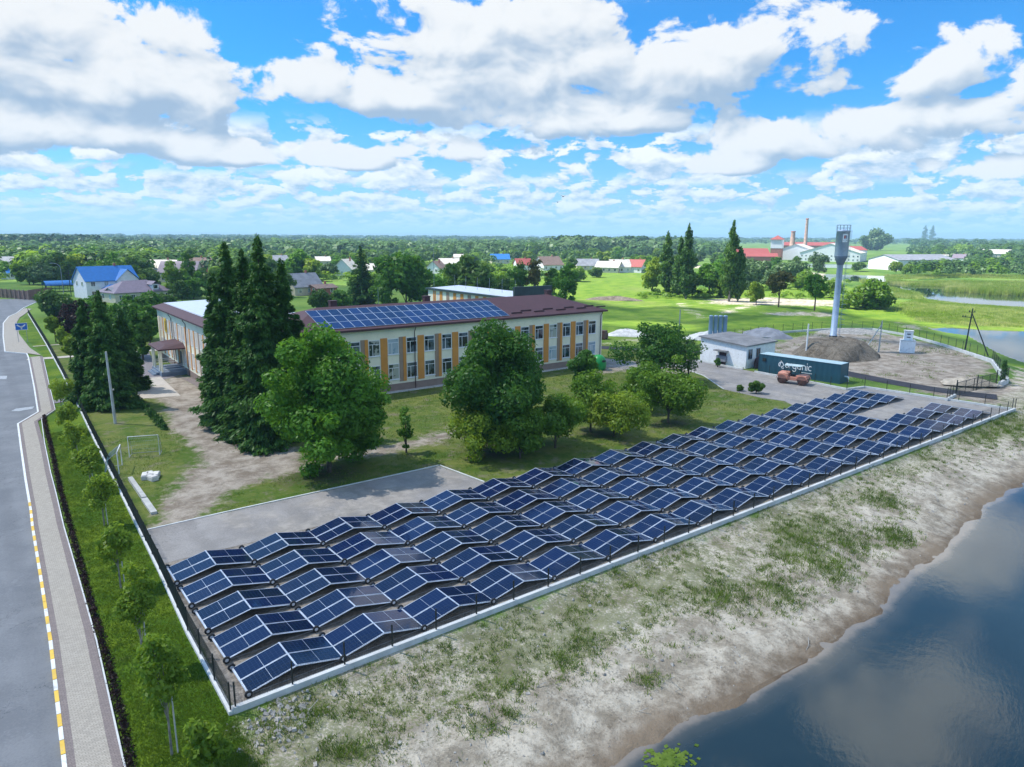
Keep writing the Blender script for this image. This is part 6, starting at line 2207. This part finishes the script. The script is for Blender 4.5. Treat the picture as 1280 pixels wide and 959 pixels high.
pts_used = []
while placed < 470 and tries < 40000:
    tries += 1
    zone_ = rng.random()
    if zone_ < .36:
        x, y = rng.uniform(-20, 270), 312 + 62 * rng.random() ** 1.2
    elif zone_ < .80:
        x, y = rng.uniform(260, 800), 314 + 40 * rng.random() ** 1.5
    elif zone_ < .93:
        x, y = rng.uniform(1140, 1300), rng.uniform(306, 334)
    else:
        x, y = rng.uniform(800, 1000), rng.uniform(318, 348)
    if x < 75 and y > 362:
        continue
    if in_px(x, y, MEAD_PX) or (920 < x < 1160 and y > 300 and not (x < 1000 and 338 < y)):
        continue
    if x > 1140 and y > 336:
        continue
    hgt_ = rng.uniform(5.5, 11) if x > 250 else rng.uniform(6.5, 12.5)
    q = gp(x, y)
    if q.x < 82 and q.y < 132 and q.x > 6:
        continue
    d_ = q.length
    rpx = 0.42 * hgt_ * F / d_
    tpx = hgt_ * F / d_
    bad = False
    for (hx, hy, hw_) in HPX:
        if abs(x - hx) < hw_ * 0.62 + rpx * .7 and -1.5 < y - hy < tpx * .62:
            bad = True
            break
        if abs(x - hx) < hw_ * .5 and abs(y - hy) < 4:
            bad = True
            break
    if bad or any((x - a) ** 2 + ((y - b) * 3) ** 2 < (rpx * .30) ** 2 for a, b in pts_used):
        continue
    pts_used.append((x, y))
    w_ = [.30, .22, .16, .12, .12, .08] if x > 260 else [.36, .12, .26, .08, .08, .10]
    pi_ = rng.choice(6, p=w_)
    pr_ = protos[pi_]
    o_ = pr_[0] if not pr_[1] else copy_tree(pr_[0])
    pr_[1] = True
    o_.location = (q.x, q.y, -.1)
    s_ = hgt_ / 10
    o_.scale = (s_ * rng.uniform(.85, 1.2), s_ * rng.uniform(.85, 1.2), s_)
    o_.rotation_euler = (0, 0, rng.uniform(0, 6.28))
    placed += 1

# ------------------------------------------------------------------ woods, reeds, grass: what nobody could count
rng = np.random.default_rng(9)


def mass(name, bx, by, hh, rr, per, mat, zb=None):
    """crowns of a far wood as one mesh"""
    n = len(bx)
    z0 = np.zeros(n) if zb is None else zb
    d = rng.normal(0, 1, (n, per, 3))
    d /= np.linalg.norm(d, axis=2, keepdims=True)
    d[:, :, 2] = np.abs(d[:, :, 2]) * 1.3 - .35
    sc = rng.uniform(.75, 1.1, (n, per, 1))
    pts = np.stack([bx[:, None] + d[:, :, 0] * rr[:, None] * sc[:, :, 0], by[:, None] + d[:, :, 1] * rr[:, None] * sc[:, :, 0], z0[:, None] + hh[:, None] * .52 + d[:, :, 2] * hh[:, None] * .46 * sc[:, :, 0]], -1).reshape(-1, 3)
    size = np.repeat(rr * .23, per)
    me_ = leaf_mesh(name, pts, d.reshape(-1, 3) + np.array([0, 0, .4]), size, mat, .75, None, rng, .28)
    return tag(link(name, me_), kind='stuff')


def px_scatter(n, xr, yr, pw=1.0):
    x = rng.uniform(*xr, n)
    y = yr[0] + (yr[1] - yr[0]) * rng.random(n) ** pw
    Q = np.array([tuple(gp(a, b))[:2] for a, b in zip(x, y)])
    return x, y, Q


x, y, Q = px_scatter(5200, (-60, 1340), (296.2, 322), 1.25)
hz = 290.6 + 6.85 * x / 1280
dist = np.hypot(Q[:, 0], Q[:, 1])
keep = (y - hz > 2.6) & ~((x > 915) & (x < 1165) & (y > 306)) & (dist < 7500)
dens = vnoise(Q, 0.0035, 21)
keep &= (dens > 0.36) | (y < 304)
Q, x, y, dist = Q[keep], x[keep], y[keep], dist[keep]
zb = ground_z(Q)
sel = np.clip(vnoise(Q, .006, 55) * 1.5 - .25 + rng.normal(0, .10, len(Q)), 0, 1)
mt_sel = np.where(y < 303, 0, np.where(sel < .55, 1, np.where(sel < .8, 2, 3)))
leafmat('leaf_far_dark', (0.016, 0.050, 0.020), (0.045, 0.100, 0.030), 0.15, 0.01)
for i, (nm, mt_) in enumerate((('distant_forest', 'leaf_far_dark'), ('far_woods', 'leaf_far'), ('far_woods', 'leaf_mid'), ('far_woods', 'leaf_bright'))):
    s_ = mt_sel == i
    hh = rng.uniform(4.5, 14, s_.sum()) * (1.0 if i else 1.2)
    mass(nm, Q[s_, 0], Q[s_, 1], hh, hh * rng.uniform(.40, .95, s_.sum()) * np.clip(dist[s_] / 1400, 1, 2.2), 76, mt_, zb[s_])
x, y, Q = px_scatter(2600, (-20, 800), (304, 352), 1.3)
k_ = np.array([not in_px(a, b, MEAD_PX) and not any(abs(a - hx) < w_ * .5 and -1 < b - hy < 5 for hx, hy, w_ in HPX) for a, b in zip(x, y)])
k_ &= ~((x < 75) & (y > 360))
hh = rng.uniform(1.6, 4.2, k_.sum())
half = rng.random(k_.sum()) < .5
Qk = Q[k_]
for nm, mt_, s_ in (('garden_shrubbery', 'leaf_mid', half), ('garden_shrubbery', 'leaf_bright', ~half)):
    mass(nm, Qk[s_, 0], Qk[s_, 1], hh[s_], hh[s_] * .75, 50, mt_)
for (xr, yr, n_, h0, h1) in (((1135, 1340), (312, 347), 620, 3.5, 8.0), ((-60, 300), (300, 348), 700, 7, 12.5), ((300, 800), (303, 331), 700, 5.5, 9.5), ((1140, 1340), (303, 333), 350, 6, 10)):
    x, y, Q = px_scatter(n_, xr, yr, 1.2)
    k_ = np.array([not in_px(a, b, MEAD_PX) and not any(abs(a - hx) < w_ * .6 and -2 < b - hy < 9 for hx, hy, w_ in HPX) for a, b in zip(x, y)])
    Q = Q[k_]
    hh = rng.uniform(h0, h1, len(Q))
    pick = rng.random(len(Q))
    for mt_, lo_, hi_ in (('leaf_far', 0, .45), ('leaf_mid', .45, .75), ('leaf_far_dark', .75, .9), ('leaf_bright', .9, 1)):
        s_ = (pick >= lo_) & (pick < hi_)
        mass('garden_woods', Q[s_, 0], Q[s_, 1], hh[s_], hh[s_] * .5, 90, mt_)
for (xr, yr, n_, h0, h1, mt_) in (((-60, 120), (303, 316), 170, 12, 19, 'leaf_far_dark'), ((110, 330), (303, 314), 120, 9, 15, 'leaf_far_dark'), ((690, 860), (311, 322), 90, 13, 20, 'leaf_grey'), ((700, 850), (309, 318), 50, 15, 21, 'leaf_far_dark'),
                                   ((350, 700), (300, 312), 130, 8, 15, 'leaf_grey'), ((1130, 1340), (302, 312), 110, 11, 18, 'leaf_mid')):
    x, y, Q = px_scatter(n_, xr, yr, 1.0)
    hh = rng.uniform(h0, h1, n_)
    mass('tall_woods', Q[:, 0], Q[:, 1], hh, hh * rng.uniform(.40, .7, n_), 130, mt_)
# undergrowth and low scrub on the flats left and right of the orchard trees
x, y, Q = px_scatter(900, (800, 1075), (340, 374), 1)
k_ = np.array([not in_px(a, b, [(700, 344), (830, 344), (840, 362), (720, 362)]) for a, b in zip(x, y)])
k_ &= vnoise(Q, .05, 4) > .5
k_ &= ~((x > 1030) & (y < 353))
hh = rng.uniform(.8, 2.6, k_.sum())
mass('scrub', Q[k_, 0], Q[k_, 1], hh, hh * .75, 60, 'leaf_bright')


def blades(name, Q, z, h, w, mat, per=8, spread=.25, lean=.3):
    n = len(Q)
    c0 = np.repeat(np.column_stack([Q, z]), per, 0)
    hh = np.repeat(h, per) * rng.uniform(.55, 1.2, n * per)
    ww = np.repeat(w * np.ones(n), per)
    off = rng.normal(0, 1, (n * per, 2)) * np.repeat(spread * np.ones(n), per)[:, None]
    c0[:, :2] += off
    a = rng.uniform(0, 2 * math.pi, n * per)
    t = np.column_stack([np.cos(a), np.sin(a), np.zeros_like(a)]) * ww[:, None]
    ln = rng.normal(0, lean, (n * per, 2)) * hh[:, None]
    top = c0 + np.column_stack([ln, hh])
    V = np.stack([c0 - t, c0 + t, top + t * .25, top - t * .25], 1).reshape(-1, 3)
    return tag(link(name, mesh_np(name, V, np.arange(n * per * 4).reshape(-1, 4), mat)), kind='stuff')


# reeds round the ponds
ring = []
RZ = [([(1152, 374), (1200, 381), (1290, 387.5), (1290, 411), (1200, 408), (1150, 403), (1118, 392)], 4200, .40), ([(1107, 345), (1200, 347), (1290, 350), (1290, 354), (1200, 351.5), (1112, 350)], 1500, 1.0),
      ([(1109, 351), (1140, 354), (1200, 355), (1290, 358), (1290, 362), (1200, 359), (1140, 357), (1112, 354)], 1800, 1.0), ([(1196, 361), (1226, 363), (1224, 366.5), (1198, 365)], 330, 2.2), ([(1185, 362), (1192, 363), (1192, 366), (1185, 365)], 80, 2.0), ([(1232, 364), (1290, 366), (1290, 370), (1232, 368)], 600, 2.2),
      ([(1070, 361), (1108, 360), (1150, 368), (1150, 376), (1100, 374)], 900, .9), ([(1078, 352), (1083, 352), (1083, 356), (1078, 356)], 40, 2.0)]
pp, hs = [], []
for poly, n, h in RZ:
    xs = [q[0] for q in poly]
    ys_ = [q[1] for q in poly]
    a = rng.uniform(min(xs), max(xs), n * 3)
    b = rng.uniform(min(ys_), max(ys_), n * 3)
    ok = sdist(np.column_stack([a, b]), np.array(poly, float)) > 0
    a, b = a[ok][:n], b[ok][:n]
    pp.append(np.array([tuple(gp(u, v, -1.75))[:2] for u, v in zip(a, b)]))
    hs.append(np.full(len(a), h))
Q = np.concatenate(pp)
hs = np.concatenate(hs)
zz = np.maximum(ground_z(Q), WATER - .1)
blades('reeds', Q, zz, hs, .10, 'reed', 9, .9, .12)

# weeds on the sandy bank
n = 48000
u = rng.uniform(5, 115, n) ** 1.0
u = 5 + 110 * rng.random(n) ** 1.35
v = rng.uniform(-8, 28.0, n)
Q = np.column_stack([u, v])
ls = sdist(Q, LAKE)
clq = np.zeros(n)
for (cx, cy, rr_) in CLUMPS:
    c0 = gp(cx, cy, -.8)
    clq = np.maximum(clq, np.exp(-(((Q[:, 0] - c0.x) / rr_) ** 2 + ((Q[:, 1] - c0.y) / (rr_ * .8)) ** 2)))
dw_ = 28.2 - Q[:, 1]
pr = np.clip(.95 * np.exp(-((dw_ - 2.0) / 6.5) ** 2) + .10 + .42 * np.exp(-((dw_ - 10) / 8.0) ** 2) * np.clip((48 - Q[:, 0]) / 20, 0, 1), 0, 1) * (vnoise(Q, .8, 31) > .43) * np.clip((-ls - 2.5) / 5, 0, 1) * (0.35 + 1.1 * vnoise(Q, .13, 12)) + 1.4 * clq * (ls < -1.5)
k_ = rng.random(n) < pr
k_ &= (ls < -1.2)
Q = Q[k_]
hq = .07 + .13 * rng.random(len(Q)) + .14 * clq[k_]
blades('weed_tufts', Q, ground_z(Q), hq, .018, 'weed', 12, .11 + .08 * clq[k_], .5)
# lawn blades on the strip by the fence, thick only where it is near
n = 15000
v = 24 + 60 * rng.random(n) ** 1.7
fx_ = np.interp(v, [q[1] for q in FENCE_L], [q[0] for q in FENCE_L])
ox = np.interp(v, [q[1] for q in HED], [q[0] for q in HED])
u = ox + .25 + (fx_ - ox - .4) * rng.random(n)
Q = np.column_stack([u, v])
blades('lawn_grass', Q, np.zeros(len(Q)), .05 + .05 * rng.random(len(Q)), .014, 'lawn_blade', 7, .14, .5)
# rough grass of the school yard
n = 9000
Q = np.column_stack([rng.uniform(9, 90, n), rng.uniform(45.5, 80, n)])
def okq(Q):
    k = sdist(Q, ARRAY) < -.4
    for poly in DIRT[:2] + [[(7.7, 45.3), (7.9, 51.5), (14.9, 51.4), (31.6, 51.2), (32.3, 45.4)], [(77.4, 44.2), (79.3, 47), (78.6, 50), (79, 55.8), (84.5, 63.2), (88.5, 73), (94, 73), (94, 44)]]:
        k &= sdist(Q, poly) < -.3
    return k
k_ = okq(Q) & (vnoise(Q, .35, 14) > .42)
Q = Q[k_]
blades('yard_grass', Q, np.zeros(len(Q)), .07 + .10 * rng.random(len(Q)), .02, 'weed', 8, .25, .5)
# weeds along the edges of the bare yard and on the strip by the roller yard
n = 2600
Q = np.column_stack([rng.uniform(94, 156, n), rng.uniform(29, 82, n)])
k_ = (vnoise(Q, .22, 61) > .55) & (sdist(Q, YARD_IN) > .8) & (pdist(Q, PATH) > 2.0) & (np.hypot(Q[:, 0] - 119, Q[:, 1] - 61.8) > 9) & (sdist(Q, [(93.5, 47.5), (98.5, 47.5), (98.5, 61), (93, 61)]) < 0) & (sdist(Q, [(93, 62), (104, 62), (104, 73), (93, 73)]) < 0) & (Q[:, 0] > 97)
Q = Q[k_]
blades('yard_weeds', Q, np.zeros(len(Q)), .12 + .2 * rng.random(len(Q)), .03, 'weed', 10, .4, .5)
# small stones and bits of driftwood on the bank
mb = MB()
n_ = 0
random.seed(77)
while n_ < 420:
    x_ = 8 + 95 * random.random() ** 1.5
    y_ = random.uniform(-4, 27.5)
    q_ = np.array([[x_, y_]])
    if sdist(q_, LAKE)[0] > -.6:
        continue
    n_ += 1
    s_ = random.choice((.03, .04, .05, .06, .10))
    z_ = float(ground_z(q_)[0])
    M_ = Matrix.Translation((x_, y_, z_)) @ Euler((random.random(), random.random(), random.random() * 6)).to_matrix().to_4x4()
    if n_ % 9 == 0:
        mb.tube([M_ @ Vector((-s_ * 7, 0, .02)), M_ @ Vector((0, s_, .04)), M_ @ Vector((s_ * 7, -s_, .02))], .018, 4)
    else:
        mb.box(-s_, s_, -s_ * .7, s_ * .7, -s_ * .3, s_ * .5, 0, M_)
tag(mb.build('bank_debris', 'stone'), kind='stuff')
# weed floating in the lake corner
wq = np.array([tuple(gp(835 + rng.normal(0, 14), 950 + rng.normal(0, 7), WATER))[:2] for _ in range(220)])
wq = wq[sdist(wq, LAKE) > .3]
V = np.column_stack([wq, np.full(len(wq), WATER + .02)])
me_ = leaf_mesh('pond_weed', V, np.tile([0, 0, 6.0], (len(V), 1)), .11, 'weed', .8, None, rng)
tag(link('pond_weed', me_), kind='stuff')
